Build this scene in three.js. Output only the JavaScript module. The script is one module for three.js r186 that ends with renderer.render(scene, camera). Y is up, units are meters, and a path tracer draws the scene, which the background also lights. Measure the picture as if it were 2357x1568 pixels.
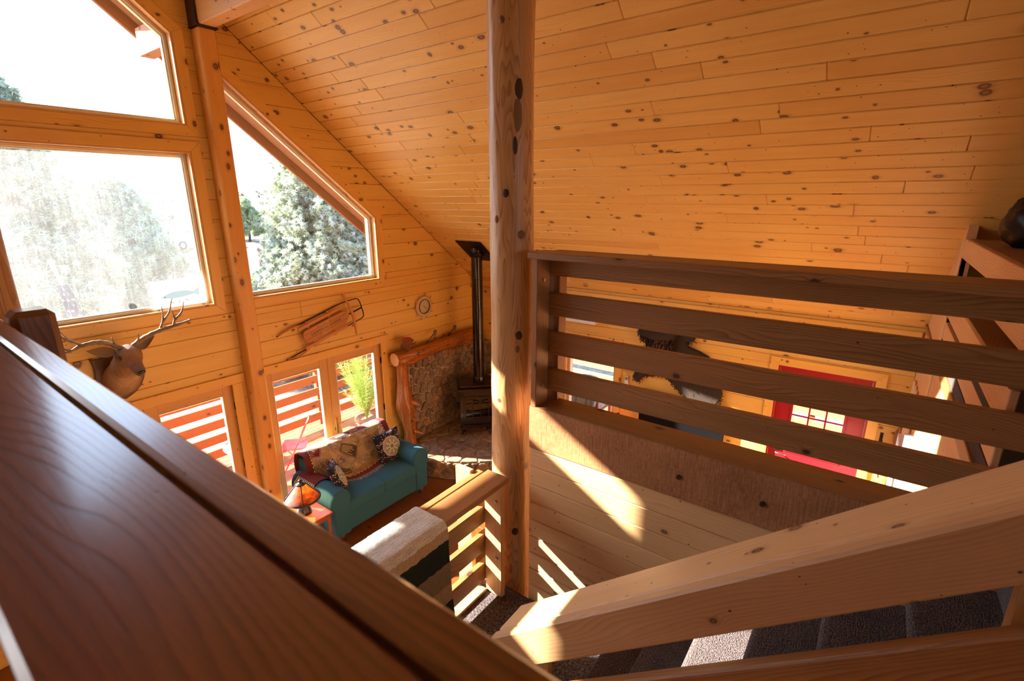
import * as THREE from 'three';
import { mergeGeometries, mergeVertices, toCreasedNormals } from 'three/addons/utils/BufferGeometryUtils.js';
import { MarchingCubes } from 'three/addons/objects/MarchingCubes.js';
import { RoundedBoxGeometry } from 'three/addons/geometries/RoundedBoxGeometry.js';
import { RectAreaLightUniformsLib } from 'three/addons/lights/RectAreaLightUniformsLib.js';

// ---------------------------------------------------------------- camera, sky, sun, exposure
const scene = new THREE.Scene();
const renderer = new THREE.WebGLRenderer();
renderer.toneMapping = THREE.LinearToneMapping;
renderer.toneMappingExposure = 2.5;
renderer.shadowMap.enabled = true;
RectAreaLightUniformsLib.init();

const EYE = 4.06;
const camera = new THREE.PerspectiveCamera(69.07, 2357 / 1568, 0.05, 3000);
camera.position.set(0, EYE, 0);
{
  const yaw = THREE.MathUtils.degToRad(53.5), pitch = THREE.MathUtils.degToRad(-15.83);
  camera.lookAt(Math.sin(yaw) * Math.cos(pitch), EYE + Math.sin(pitch), -Math.cos(yaw) * Math.cos(pitch));
}
camera.focus = 3.6;
camera.userData.fStop = 3.6;

const SUN_TRAVEL = new THREE.Vector3(0.5, -0.56, 1).normalize();
const sun = new THREE.DirectionalLight(new THREE.Color().setRGB(1, 0.93, 0.82), 18);
sun.position.copy(SUN_TRAVEL).multiplyScalar(-40);
sun.target.position.set(0, 0, 0);
sun.castShadow = true;
sun.shadow.radius = 1.2;
sun.shadow.mapSize.set(4096, 4096);
Object.assign(sun.shadow.camera, { left: -25, right: 25, top: 25, bottom: -25, near: 1, far: 120 });
scene.add(sun, sun.target);

{ // a clear afternoon sky: pale at the horizon, deeper blue overhead, brighter round the sun
  const W = 512, H = 256, data = new Float32Array(W * H * 4), toSun = SUN_TRAVEL.clone().negate();
  const mix = (a, b, t) => a + (b - a) * t;
  for (let j = 0; j < H; j++) for (let i = 0; i < W; i++) {
    const el = ((j + 0.5) / H - 0.5) * Math.PI, az = ((i + 0.5) / W - 0.5) * 2 * Math.PI;
    const d = [Math.cos(az) * Math.cos(el), Math.sin(el), Math.sin(az) * Math.cos(el)];
    const up = Math.max(0, d[1]), t = 1 - Math.pow(1 - up, 2.2);
    const c = Math.max(0, d[0] * toSun.x + d[1] * toSun.y + d[2] * toSun.z);
    const glow = 0.35 * Math.pow(c, 4) + 2.2 * Math.pow(c, 24);
    const o = (j * W + i) * 4;
    data[o] = mix(0.98, 0.36, t) + glow; data[o + 1] = mix(1.1, 0.66, t) + glow * 0.95; data[o + 2] = mix(1.22, 1.2, t) + glow * 0.85; data[o + 3] = 1;
  }
  const sky = new THREE.DataTexture(data, W, H, THREE.RGBAFormat, THREE.FloatType);
  sky.mapping = THREE.EquirectangularReflectionMapping;
  sky.magFilter = THREE.LinearFilter;
  sky.needsUpdate = true;
  scene.background = sky;
  scene.backgroundIntensity = 1.35;
}

// ---------------------------------------------------------------- small tools
function rng(seed) { let s = seed | 0; return () => { s = (s + 0x6d2b79f5) | 0; let t = Math.imul(s ^ (s >>> 15), 1 | s); t = (t + Math.imul(t ^ (t >>> 7), 61 | t)) ^ t; return ((t ^ (t >>> 14)) >>> 0) / 4294967296; }; }
const R0 = rng(7);
const between = (a, b, r = R0) => a + (b - a) * r();
const clamp = (x, a = 0, b = 1) => Math.min(b, Math.max(a, x));
const smooth = (a, b, x) => { const t = clamp((x - a) / (b - a)); return t * t * (3 - 2 * t); };
const lerp = (a, b, t) => a + (b - a) * t;
const PERM = (() => { const r = rng(99), p = [...Array(512).keys()]; for (let i = 511; i > 0; i--) { const j = Math.floor(r() * (i + 1)); [p[i], p[j]] = [p[j], p[i]]; } return Int32Array.from(p); })();
const GX = Float32Array.from({ length: 512 }, (_, i) => Math.cos(i * 2.399963)), GY = Float32Array.from({ length: 512 }, (_, i) => Math.sin(i * 2.399963));
// gradient noise that repeats after px, py
function noise2(x, y, px = 512, py = 512) {
  const xi = Math.floor(x), yi = Math.floor(y), fx = x - xi, fy = y - yi;
  const x0 = ((xi % px) + px) % px, x1 = (x0 + 1) % px, y0 = ((yi % py) + py) % py, y1 = (y0 + 1) % py;
  const s = fx * fx * fx * (fx * (fx * 6 - 15) + 10), t = fy * fy * fy * (fy * (fy * 6 - 15) + 10);
  const g = (a, b, dx, dy) => { const k = PERM[(PERM[a & 511] + b) & 511]; return GX[k] * dx + GY[k] * dy; };
  return lerp(lerp(g(x0, y0, fx, fy), g(x1, y0, fx - 1, fy), s), lerp(g(x0, y1, fx, fy - 1), g(x1, y1, fx - 1, fy - 1), s), t) * 1.4;
}
const noise3 = (x, y, z) => (noise2(x + z * 3.1, y - z * 1.7) + noise2(y + 31.4 + x * 0.7, z + 17.3) + noise2(z * 1.1 + 5.7, x - 8.2 + y * 0.3)) / 3 * 1.3;
function texture(w, h, paint, { srgb = true } = {}) { // paint(u, v, out) writes 0..1 values
  const d = new Uint8Array(w * h * 4), o = [0, 0, 0];
  for (let j = 0; j < h; j++) for (let i = 0; i < w; i++) {
    paint((i + 0.5) / w, (j + 0.5) / h, o, i, j);
    const k = (j * w + i) * 4;
    d[k] = clamp(o[0]) * 255; d[k + 1] = clamp(o[1]) * 255; d[k + 2] = clamp(o[2]) * 255; d[k + 3] = 255;
  }
  return finish(new THREE.DataTexture(d, w, h), srgb);
}
function finish(t, srgb = true) {
  if (srgb) t.colorSpace = THREE.SRGBColorSpace;
  t.wrapS = t.wrapT = THREE.RepeatWrapping;
  t.magFilter = THREE.LinearFilter; t.minFilter = THREE.LinearMipmapLinearFilter; t.generateMipmaps = true;
  t.needsUpdate = true;
  return t;
}
function canvasTexture(w, h, draw) {
  const c = document.createElement('canvas'); c.width = w; c.height = h;
  draw(c.getContext('2d'), w, h);
  const t = finish(new THREE.CanvasTexture(c));
  return t;
}

// ---------------------------------------------------------------- scene graph tools
const used = new Map();
function numbered(name) { const n = used.get(name) ?? 0; used.set(name, n + 1); return n ? `${name}_${String(n).padStart(3, '0')}` : name; }
function shade(o) { o.castShadow = true; o.receiveShadow = true; return o; }
function thing(name, label, category, group, kind) {
  const o = new THREE.Group(); o.name = numbered(name); scene.add(o);
  o.userData = {}; if (label) o.userData.label = label; if (category) o.userData.category = category; if (group) o.userData.group = group; if (kind) o.userData.kind = kind;
  return o;
}
const structure = (name) => thing(name, undefined, undefined, undefined, 'structure');
function part(parent, name, geometry, material, label) {
  if (Array.isArray(geometry)) geometry = merged(geometry);
  const m = shade(new THREE.Mesh(geometry, material)); m.name = name; parent.add(m);
  if (label) m.userData.label = label;
  return m;
}
function single(name, geometry, material, label, category, group, kind) {
  if (Array.isArray(geometry)) geometry = merged(geometry);
  const m = shade(new THREE.Mesh(geometry, material)); m.name = numbered(name); scene.add(m);
  if (label) m.userData.label = label; if (category) m.userData.category = category; if (group) m.userData.group = group; if (kind) m.userData.kind = kind;
  return m;
}
function merged(list) { return list.length === 1 ? list[0] : mergeGeometries(list.map((g) => (g.index ? g.toNonIndexed() : g)).map((g) => { for (const k of Object.keys(g.attributes)) if (!['position', 'normal', 'uv'].includes(k)) g.deleteAttribute(k); if (!g.attributes.uv) g.setAttribute('uv', new THREE.BufferAttribute(new Float32Array(g.attributes.position.count * 2), 2)); return g; })); }
const at = (g, x, y, z) => g.translate(x, y, z);

// ---------------------------------------------------------------- geometry tools
// Box from lo to hi with chamfered edges; the grain runs along `axis`; uv in metres over the size of the texture's patch
const PATCH = [3.2, 1.6];
function chamferBox(lo, hi, { axis = 0, c = 0.004, uo, vo, patch = PATCH, r = R0 } = {}) {
  uo ??= r() * patch[0]; vo ??= r() * patch[1];
  const h = [0, 1, 2].map((k) => (hi[k] - lo[k]) / 2), m = [0, 1, 2].map((k) => (hi[k] + lo[k]) / 2);
  c = Math.min(c, h[0] * 0.9, h[1] * 0.9, h[2] * 0.9);
  const P = [], N = [], U = [];
  const uvOf = (p, n) => {
    const a = [0, 1, 2].reduce((b, k) => (Math.abs(n[k]) > Math.abs(n[b]) ? k : b), 0);
    if (a === axis) { const [s, t] = [0, 1, 2].filter((k) => k !== axis); return [(p[s] * 0.35 + uo + p[axis]) / patch[0], (p[t] + vo) / patch[1]]; }
    const other = 3 - axis - a;
    return [(p[axis] + uo) / patch[0], (p[other] + vo + (a < other ? h[a] * 2.2 : 0) * Math.sign(n[a])) / patch[1]];
  };
  const poly = (pts, n) => { for (let i = 1; i < pts.length - 1; i++) for (const q of [pts[0], pts[i], pts[i + 1]]) { P.push(q[0] + m[0], q[1] + m[1], q[2] + m[2]); N.push(...n); U.push(...uvOf(q, n)); } };
  const fix = (pts, n) => { // wind outwards
    const a = pts[0], b = pts[1], d = pts[2], e1 = b.map((v, k) => v - a[k]), e2 = d.map((v, k) => v - a[k]);
    const x = [e1[1] * e2[2] - e1[2] * e2[1], e1[2] * e2[0] - e1[0] * e2[2], e1[0] * e2[1] - e1[1] * e2[0]];
    poly(x[0] * n[0] + x[1] * n[1] + x[2] * n[2] < 0 ? pts.slice().reverse() : pts, n);
  };
  const corner = (a, sa, sb, sc) => { const b = (a + 1) % 3, d = (a + 2) % 3, p = []; p[a] = sa * h[a]; p[b] = sb * (h[b] - c); p[d] = sc * (h[d] - c); return p; };
  for (let a = 0; a < 3; a++) for (const s of [-1, 1]) { const n = [0, 0, 0]; n[a] = s; fix([corner(a, s, -1, -1), corner(a, s, 1, -1), corner(a, s, 1, 1), corner(a, s, -1, 1)], n); }
  for (let a = 0; a < 3; a++) { // edges along axis a
    const b = (a + 1) % 3, d = (a + 2) % 3;
    for (const sb of [-1, 1]) for (const sd of [-1, 1]) {
      const q = (sa, first) => { const p = []; p[a] = sa * (h[a] - c); p[b] = sb * (h[b] - (first ? 0 : c)); p[d] = sd * (h[d] - (first ? c : 0)); return p; };
      const n = [0, 0, 0]; n[b] = sb * Math.SQRT1_2; n[d] = sd * Math.SQRT1_2;
      fix([q(-1, true), q(1, true), q(1, false), q(-1, false)], n);
    }
  }
  for (const s0 of [-1, 1]) for (const s1 of [-1, 1]) for (const s2 of [-1, 1]) {
    const s = [s0, s1, s2], n = s.map((v) => v / Math.sqrt(3)), p = (a) => s.map((v, k) => v * (h[k] - (k === a ? 0 : c)));
    fix([p(0), p(1), p(2)], n);
  }
  const g = new THREE.BufferGeometry();
  g.setAttribute('position', new THREE.Float32BufferAttribute(P, 3)); g.setAttribute('normal', new THREE.Float32BufferAttribute(N, 3)); g.setAttribute('uv', new THREE.Float32BufferAttribute(U, 2));
  return g;
}
function board(parent, name, lo, hi, material, options, label) { return part(parent, name, chamferBox(lo, hi, options), material, label); }
// A prism between z0 (front, +z) and z1 over a convex outline in x, y; the front edge is chamfered. uv: u along x
function prism(outline, front, back, { c = 0.004, uo, vo, patch = PATCH, swap = false, r = R0 } = {}) {
  uo ??= r() * patch[0]; vo ??= r() * patch[1];
  const n = outline.length, cx = outline.reduce((s, p) => s + p[0], 0) / n, cy = outline.reduce((s, p) => s + p[1], 0) / n, s = Math.sign(front - back);
  let area = 0; for (let i = 0; i < n; i++) { const a = outline[i], b = outline[(i + 1) % n]; area += a[0] * b[1] - a[1] * b[0]; }
  if (area * s < 0) outline = outline.slice().reverse();
  // inset outline
  const inset = outline.map((p, i) => {
    const a = outline[(i + n - 1) % n], b = outline[(i + 1) % n], e = (q, w) => { const l = Math.hypot(w[0] - q[0], w[1] - q[1]) || 1; return [(w[0] - q[0]) / l, (w[1] - q[1]) / l]; };
    const d1 = e(a, p), d2 = e(p, b), n1 = [-d1[1] * s, d1[0] * s], n2 = [-d2[1] * s, d2[0] * s], k = Math.max(0.35, 1 + n1[0] * n2[0] + n1[1] * n2[1]);
    return [p[0] + (n1[0] + n2[0]) / k * c, p[1] + (n1[1] + n2[1]) / k * c];
  });
  const P = [], U = [];
  const uv = (p, off = 0) => swap ? [(p[1] + uo) / patch[0], (p[0] + vo + off) / patch[1]] : [(p[0] + uo) / patch[0], (p[1] + vo + off) / patch[1]];
  const tri = (...q) => q.forEach(([p, z, off]) => { P.push(p[0], p[1], z); U.push(...uv(p, off)); });
  for (let i = 1; i < n - 1; i++) { tri([inset[0], front], [inset[i], front], [inset[i + 1], front]); tri([outline[0], back], [outline[i + 1], back], [outline[i], back]); }
  const zc = front - s * c;
  for (let i = 0; i < n; i++) {
    const j = (i + 1) % n, a = outline[i], b = outline[j], ia = inset[i], ib = inset[j], w = Math.abs(front - back);
    tri([ia, front], [a, zc], [b, zc]); tri([ia, front], [b, zc], [ib, front]);
    tri([a, zc], [a, back, w], [b, back, w]); tri([a, zc], [b, back, w], [b, zc]);
  }
  const g = new THREE.BufferGeometry();
  g.setAttribute('position', new THREE.Float32BufferAttribute(P, 3)); g.setAttribute('uv', new THREE.Float32BufferAttribute(U, 2)); g.computeVertexNormals();
  return g;
}
// surface from a grid function f(u, v) -> [x, y, z]
function sheet(f, nu, nv, { uv = (u, v) => [u, v], close = false } = {}) {
  const P = [], U = [], I = [];
  for (let j = 0; j <= nv; j++) for (let i = 0; i <= nu; i++) { const u = i / nu, v = j / nv; P.push(...f(u, v)); U.push(...uv(u, v)); }
  for (let j = 0; j < nv; j++) for (let i = 0; i < nu; i++) { const a = j * (nu + 1) + i, b = a + 1, c = a + nu + 1, d = c + 1; I.push(a, b, d, a, d, c); }
  const g = new THREE.BufferGeometry();
  g.setAttribute('position', new THREE.Float32BufferAttribute(P, 3)); g.setAttribute('uv', new THREE.Float32BufferAttribute(U, 2)); g.setIndex(I); g.computeVertexNormals();
  if (close) { // join the normals of the first and last column
    const N = g.attributes.normal; for (let j = 0; j <= nv; j++) { const a = j * (nu + 1), b = a + nu, v = [0, 1, 2].map((k) => N.array[a * 3 + k] + N.array[b * 3 + k]), l = Math.hypot(...v) || 1; for (let k = 0; k < 3; k++) N.array[a * 3 + k] = N.array[b * 3 + k] = v[k] / l; }
  }
  return g;
}
function tube(points, radius, { seg = 24, sides = 8, caps = true, curve = true } = {}) {
  const pts = points.map((p) => new THREE.Vector3(...p)), c = curve && pts.length > 2 ? new THREE.CatmullRomCurve3(pts) : (() => { const q = new THREE.CurvePath(); for (let i = 0; i < pts.length - 1; i++) q.add(new THREE.LineCurve3(pts[i], pts[i + 1])); return q; })();
  const rad = typeof radius === 'function' ? radius : () => radius;
  const frames = c.computeFrenetFrames ? c.computeFrenetFrames(seg, false) : null;
  const P = [], U = [], I = [];
  const ringAt = [];
  for (let j = 0; j <= seg; j++) {
    const t = j / seg, p = c.getPoint(t);
    let n, b;
    if (frames) { n = frames.normals[j]; b = frames.binormals[j]; } else { const d = c.getPoint(Math.min(1, t + 1e-3)).sub(c.getPoint(Math.max(0, t - 1e-3))).normalize(); n = Math.abs(d.y) < 0.9 ? new THREE.Vector3(0, 1, 0) : new THREE.Vector3(1, 0, 0); b = d.clone().cross(n).normalize(); n = b.clone().cross(d); }
    ringAt.push(p);
    for (let i = 0; i <= sides; i++) { const a = i / sides * 2 * Math.PI, r = rad(t, a); P.push(p.x + (n.x * Math.cos(a) + b.x * Math.sin(a)) * r, p.y + (n.y * Math.cos(a) + b.y * Math.sin(a)) * r, p.z + (n.z * Math.cos(a) + b.z * Math.sin(a)) * r); U.push(i / sides, t); }
  }
  for (let j = 0; j < seg; j++) for (let i = 0; i < sides; i++) { const a = j * (sides + 1) + i, b2 = a + 1, c2 = a + sides + 1, d = c2 + 1; I.push(a, d, b2, a, c2, d); }
  if (caps) for (const [j, flip] of [[0, false], [seg, true]]) { const k = P.length / 3, p = ringAt[j]; P.push(p.x, p.y, p.z); U.push(0.5, j / seg); for (let i = 0; i < sides; i++) { const a = j * (sides + 1) + i; flip ? I.push(k, a + 1, a) : I.push(k, a, a + 1); } }
  const g = new THREE.BufferGeometry();
  g.setAttribute('position', new THREE.Float32BufferAttribute(P, 3)); g.setAttribute('uv', new THREE.Float32BufferAttribute(U, 2)); g.setIndex(I); g.computeVertexNormals();
  return g;
}
const lathe = (profile, n = 32) => new THREE.LatheGeometry(profile.map(([r, y]) => new THREE.Vector2(r, y)), n);
const soft = (w, h, d, r, seg = 3) => new RoundedBoxGeometry(w, h, d, seg, r);
// mesh of a signed distance field f(x, y, z) inside lo..hi
function sdfMesh(f, lo, hi, n) {
  const mc = new MarchingCubes(n, new THREE.MeshStandardMaterial(), false, false, 120000);
  mc.isolation = 0; mc.reset();
  const s = [0, 1, 2].map((k) => (hi[k] - lo[k]) / 2), m = [0, 1, 2].map((k) => (hi[k] + lo[k]) / 2);
  for (let k = 0; k < n; k++) for (let j = 0; j < n; j++) for (let i = 0; i < n; i++) {
    const p = [i, j, k].map((q, a) => ((q - n / 2) / (n / 2)) * s[a] + m[a]);
    mc.field[i + j * n + k * n * n] = -f(...p) / s[0];
  }
  mc.update();
  const c = mc.count, P = new Float32Array(c * 3);
  for (let i = 0; i < c; i++) for (let a = 0; a < 3; a++) P[i * 3 + a] = mc.positionArray[i * 3 + a] * s[a] + m[a];
  let g = new THREE.BufferGeometry(); g.setAttribute('position', new THREE.BufferAttribute(P, 3));
  g = mergeVertices(g, 1e-5); g.computeVertexNormals();
  const U = new Float32Array(g.attributes.position.count * 2); for (let i = 0; i < U.length / 2; i++) { U[2 * i] = g.attributes.position.getX(i); U[2 * i + 1] = g.attributes.position.getY(i); }
  g.setAttribute('uv', new THREE.BufferAttribute(U, 2));
  return g;
}
const capsule = (p, a, b, ra, rb) => { const pa = p.map((v, k) => v - a[k]), ba = b.map((v, k) => v - a[k]), l = ba.reduce((s, v) => s + v * v, 0) || 1e-9, t = clamp(pa.reduce((s, v, k) => s + v * ba[k], 0) / l); return Math.hypot(...pa.map((v, k) => v - ba[k] * t)) - lerp(ra, rb, t); };
const smin = (a, b, k) => { const h = clamp(0.5 + 0.5 * (b - a) / k); return lerp(b, a, h) - k * h * (1 - h); };
// light wooden-board tools
function rotated(g, rx = 0, ry = 0, rz = 0) { return g.applyMatrix4(new THREE.Matrix4().makeRotationFromEuler(new THREE.Euler(rx, ry, rz))); }
// ---------------------------------------------------------------- textures and materials
function woodTexture({ W = 2048, H = 2048, LU = 3.2, LV = 1.6, seed = 1, knots = 60, pins = 50, rMin = 0.006, rMax = 0.02, ring = 0.011, amp = 0.1, light = [0.87, 0.66, 0.4], dark = [0.72, 0.46, 0.22], knot = [0.3, 0.14, 0.06], cathedral = 0.03, streak = 0.05, edge = 0.55 }) {
  const F = new Float32Array(W * H), r = rng(seed), K = [];
  for (let j = 0; j < H; j++) { const v = (j + 0.5) / H; for (let i = 0; i < W; i++) { const u = (i + 0.5) / W; F[j * W + i] = v * LV + cathedral * noise2(u * 4, v * 10 + seed, 4, 10) + cathedral * 0.3 * noise2(u * 11 + 3, v * 26, 11, 26); } }
  for (let n = 0; n < knots + pins; n++) { const pin = n >= knots, rad = pin ? between(0.0018, 0.004, r) : rMin + (rMax - rMin) * Math.pow(r(), 1.8); K.push({ u: r() * LU, v: r() * LV, r: rad, s: between(1, 1.9, r), tilt: between(-0.6, 0.6, r), pin, tone: between(0.45, 1, r) }); }
  const local = (k, reach, f) => {
    const ru = Math.ceil(reach * 2.4 / LU * W), rv = Math.ceil(reach / LV * H), ci = Math.round(k.u / LU * W), cj = Math.round(k.v / LV * H);
    for (let dj = -rv; dj <= rv; dj++) for (let di = -ru; di <= ru; di++) { const i = (ci + di + W * 4) % W, j = (cj + dj + H * 4) % H, x = di / W * LU, y = dj / H * LV, q = x / k.s, c = Math.cos(k.tilt * 0.3), s = Math.sin(k.tilt * 0.3); f(j * W + i, Math.hypot(q * c + y * s, -q * s + y * c), x, y); }
  };
  for (const k of K) if (!k.pin) { const base = k.v; local(k, k.r * 4.5, (o, d) => { const w = Math.exp(-Math.pow(d / (k.r * 2.1), 2)); F[o] = lerp(F[o], base + d * 1.1, w * 0.9); }); }
  const d = new Uint8Array(W * H * 4), C = new Float32Array(3);
  const acc = new Float32Array(W * H), accT = new Float32Array(W * H);
  for (const k of K) local(k, k.r * (k.pin ? 2 : 3.4), (o, dist, x) => {
    const wob = 1 + 0.12 * noise2(x * 400 + k.u * 50, dist * 300 + k.v * 30), q = dist / (k.r * wob), core = 1 - smooth(0.82, 1.08, q);
    const rimmed = core * (k.pin ? 1 : clamp(edge + (1 - edge) * smooth(0.35, 0.92, q) + 0.16 * Math.sin(q * 15))) * lerp(0.78, 1, k.tone), halo = k.pin ? 0 : 0.34 * Math.exp(-Math.pow(Math.max(0, q - 0.8) / 0.9, 2));
    if (rimmed + halo * (1 - core) > acc[o]) { acc[o] = rimmed + halo * (1 - core); accT[o] = core; }
  });
  for (let j = 0; j < H; j++) { const v = (j + 0.5) / H; for (let i = 0; i < W; i++) {
    const u = (i + 0.5) / W, o = j * W + i, f = F[o] / ring, ph = f + 0.35 * noise2(f * 0.21, u * 5 + 9), saw = ph - Math.floor(ph);
    let t = Math.pow(saw, 2.4) * (1 - smooth(0.9, 1, saw));
    t = amp * 4 * t * (0.6 + 0.4 * noise2(u * 6, v * 30, 6, 30));
    t += streak * noise2(u * 24, v * 520, 24, 520) + streak * 0.8 * noise2(u * 90, v * 900, 90, 900) + 0.12 * noise2(u * 3 + 5, v * 12 + 2, 3, 12) + 0.1 * noise2(u * 7, v * 40, 7, 40);
    t = clamp(t + 0.12, -0.25, 1);
    const k = Math.min(1, acc[o] * 1.02);
    for (let c = 0; c < 3; c++) { const w = lerp(light[c], dark[c], t); d[o * 4 + c] = clamp(lerp(w, accT[o] > 0.02 ? knot[c] : dark[c] * 0.66, k)) * 255; }
    d[o * 4 + 3] = 255;
  } }
  return finish(new THREE.DataTexture(d, W, H));
}
const pineMap = woodTexture({ seed: 11, knots: 56, pins: 120, amp: 0.2, light: [0.93, 0.78, 0.52], dark: [0.83, 0.6, 0.34], knot: [0.27, 0.12, 0.05], rMin: 0.006, rMax: 0.024, ring: 0.012, cathedral: 0.045 });
const paleMap = woodTexture({ seed: 23, knots: 34, pins: 110, amp: 0.22, light: [0.87, 0.74, 0.58], dark: [0.75, 0.59, 0.43], knot: [0.34, 0.2, 0.11], rMin: 0.005, rMax: 0.017, ring: 0.015, cathedral: 0.045, streak: 0.09, W: 2048, H: 1024 });
const cedarMap = woodTexture({ seed: 37, knots: 16, pins: 20, amp: 0.3, light: [0.67, 0.47, 0.28], dark: [0.46, 0.3, 0.16], knot: [0.2, 0.1, 0.05], rMin: 0.008, rMax: 0.02, ring: 0.013, cathedral: 0.05, streak: 0.16, W: 2048, H: 1024, edge: 0.8 });

const std = (o) => new THREE.MeshStandardMaterial(o);
const phys = (o) => new THREE.MeshPhysicalMaterial(o);
const lin = (r, g, b) => new THREE.Color().setRGB(r, g, b);
const tints = (list, map, rough, extra = {}) => list.map(([r, g, b]) => phys({ map, color: lin(r, g, b), roughness: rough, ...extra }));
// ceiling and wall boards: warm varnished knotty pine, four tones
const PINE = tints([[1, 0.98, 0.68], [0.97, 0.93, 0.62], [1, 1, 0.74], [0.92, 0.84, 0.53], [1, 0.96, 0.65]], pineMap, 0.42, { clearcoat: 0.25, clearcoatRoughness: 0.28 });
const WALL = tints([[1, 0.96, 0.55], [0.97, 0.9, 0.48], [1, 0.98, 0.6], [0.95, 0.84, 0.44]], pineMap, 0.45, { clearcoat: 0.2, clearcoatRoughness: 0.3 });
const TRIM = phys({ map: pineMap, color: lin(1, 0.88, 0.46), roughness: 0.4, clearcoat: 0.3, clearcoatRoughness: 0.25 });
const POSTWOOD = phys({ map: pineMap, color: lin(0.92, 0.7, 0.38), roughness: 0.45, clearcoat: 0.2, clearcoatRoughness: 0.3 });
const DOORWOOD = phys({ map: paleMap, color: lin(1, 0.8, 0.42), roughness: 0.42, clearcoat: 0.25, clearcoatRoughness: 0.3 });
const PALE = tints([[1, 0.9, 0.74], [0.95, 0.85, 0.68], [1, 0.94, 0.82]], paleMap, 0.5, { clearcoat: 0.1, clearcoatRoughness: 0.4 });
const CEDAR = tints([[1, 1, 1], [0.9, 0.88, 0.86], [1, 0.94, 0.9]], cedarMap, 0.5, { clearcoat: 0.12, clearcoatRoughness: 0.35 });
const RAILCAP = phys({ map: cedarMap, color: lin(0.72, 0.6, 0.56), roughness: 0.3, clearcoat: 1, clearcoatRoughness: 0.16, bumpMap: cedarMap, bumpScale: 0.0012 });
const PLY = tints([[0.95, 0.74, 0.54], [0.9, 0.68, 0.48]], paleMap, 0.55);
const BACKING = std({ color: lin(0.3, 0.2, 0.12), roughness: 1 });
const SHEATH = std({ color: lin(0.1, 0.055, 0.025), roughness: 1 });
const ROUGHSAWN = (() => {
  const map = texture(1024, 512, (u, v, o) => { const saw = 0.09 * noise2(u * 190, v * 3 + 2 * noise2(u * 8, v * 6, 8, 6), 190, 3) + 0.05 * noise2(u * 420, v * 7, 420, 7), b = 0.05 * noise2(u * 5, v * 4, 5, 4) + 0.04 * noise2(u * 60, v * 40, 60, 40) + saw; o[0] = 0.62 + b; o[1] = 0.42 + b * 0.85; o[2] = 0.26 + b * 0.7; });
  return std({ map, roughness: 0.75 });
})();
const METAL_BLACK = std({ color: lin(0.015, 0.013, 0.012), roughness: 0.4, metalness: 0.6 });
const METAL_BROWN = std({ color: lin(0.06, 0.03, 0.018), roughness: 0.5, metalness: 0.5 });
const BRASS = std({ color: lin(0.75, 0.5, 0.18), roughness: 0.28, metalness: 1 });
const STEEL = std({ color: lin(0.55, 0.55, 0.55), roughness: 0.3, metalness: 1 });
const VINYL = std({ color: lin(0.72, 0.62, 0.45), roughness: 0.45 });
const CREAM = std({ color: lin(0.82, 0.72, 0.52), roughness: 0.4 });
const GLASS = phys({ color: 0xffffff, transmission: 1, thickness: 0, roughness: 0, ior: 1.5 });
const DUSTYGLASS = (() => { // water marks and dust that the sun lights up
  const map = texture(512, 512, (u, v, o) => {
    const run = 0.5 + 0.5 * noise2(u * 70, v * 3 + 1, 70, 3), run2 = 0.5 + 0.5 * noise2(u * 150, v * 9, 150, 9), fog = 0.5 + 0.6 * noise2(u * 3, v * 2 + 4, 3, 2) + 0.2 * noise2(u * 12, v * 9, 12, 9), dots = Math.pow(Math.max(0, noise2(u * 130, v * 130, 130, 130)), 2);
    const k = clamp(0.5 + 0.3 * fog + 0.22 * (run * 0.6 + run2 * 0.4) + dots * 0.4); o[0] = o[1] = o[2] = k;
  }, { srgb: false });
  return phys({ color: 0xffffff, transmission: 1, thickness: 0, roughness: 0.3, roughnessMap: map, ior: 1.35 });
})();
const carpetMap = texture(1024, 1024, (u, v, o) => {
  const f = noise2(u * 130, v * 70, 130, 70) * 0.9 + noise2(u * 70 + v * 30, v * 120, 512, 512) * 0.6, m = 0.3 + 0.35 * f + 0.06 * noise2(u * 10, v * 10, 10, 10), k = clamp(m);
  o[0] = lerp(0.16, 0.72, k); o[1] = lerp(0.13, 0.64, k); o[2] = lerp(0.14, 0.6, k);
});
const carpetBump = texture(512, 512, (u, v, o) => { o[0] = o[1] = o[2] = 0.5 + 0.5 * noise2(u * 130, v * 70, 130, 70) * 0.9; }, { srgb: false });
const CARPET = std({ map: carpetMap, bumpMap: carpetBump, bumpScale: 0.004, roughness: 1 });
// ---------------------------------------------------------------- the house shell
const GZ = -5.75, EX = 6.57, XR = -0.24, LX = 2 * XR - EX, BACK = 5.6, SL = 0.805, LOFT = 2.79, LAND = 1.3;
const roofY = (x) => 2.775 + SL * (x > XR ? EX - x : x - LX);
const mirror = (x) => 2 * XR - x;

// openings in the gable: y0..y1 with a left and a right edge for every height, and an outline
const WIN_LOW = [[-0.19, 2.96], [2.335, 2.96], [2.335, 4.53], [-0.19, 4.53]];
const WIN_HIGH = [[0.8, 4.77], [2.34, 4.77], [2.34, 5.59], [0.8, 5.59 + SL * 1.54]];  // left edge, out of view, set back so solid wall blocks the high sun
const ADDED_TRANSOM = [[-0.12, 4.85], [0.7, 4.85], [0.7, 5.265], [-0.12, 5.265]];  // added opening out of view, sized to pass the sun band on the stair wall
const WIN_TRAP = [[2.69, 2.967], [4.565, 2.967], [4.565, 3.836], [2.69, 3.836 + SL * 1.875]];
const DOOR_R = [[2.7, 0], [4.545, 0], [4.545, 2.03], [2.7, 2.03]];
const DOOR_L = [[0.6, 0], [2.42, 0], [2.42, 2.03], [0.6, 2.03]];
const flip = (o) => o.map(([x, y]) => [mirror(x), y]).reverse();
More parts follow.
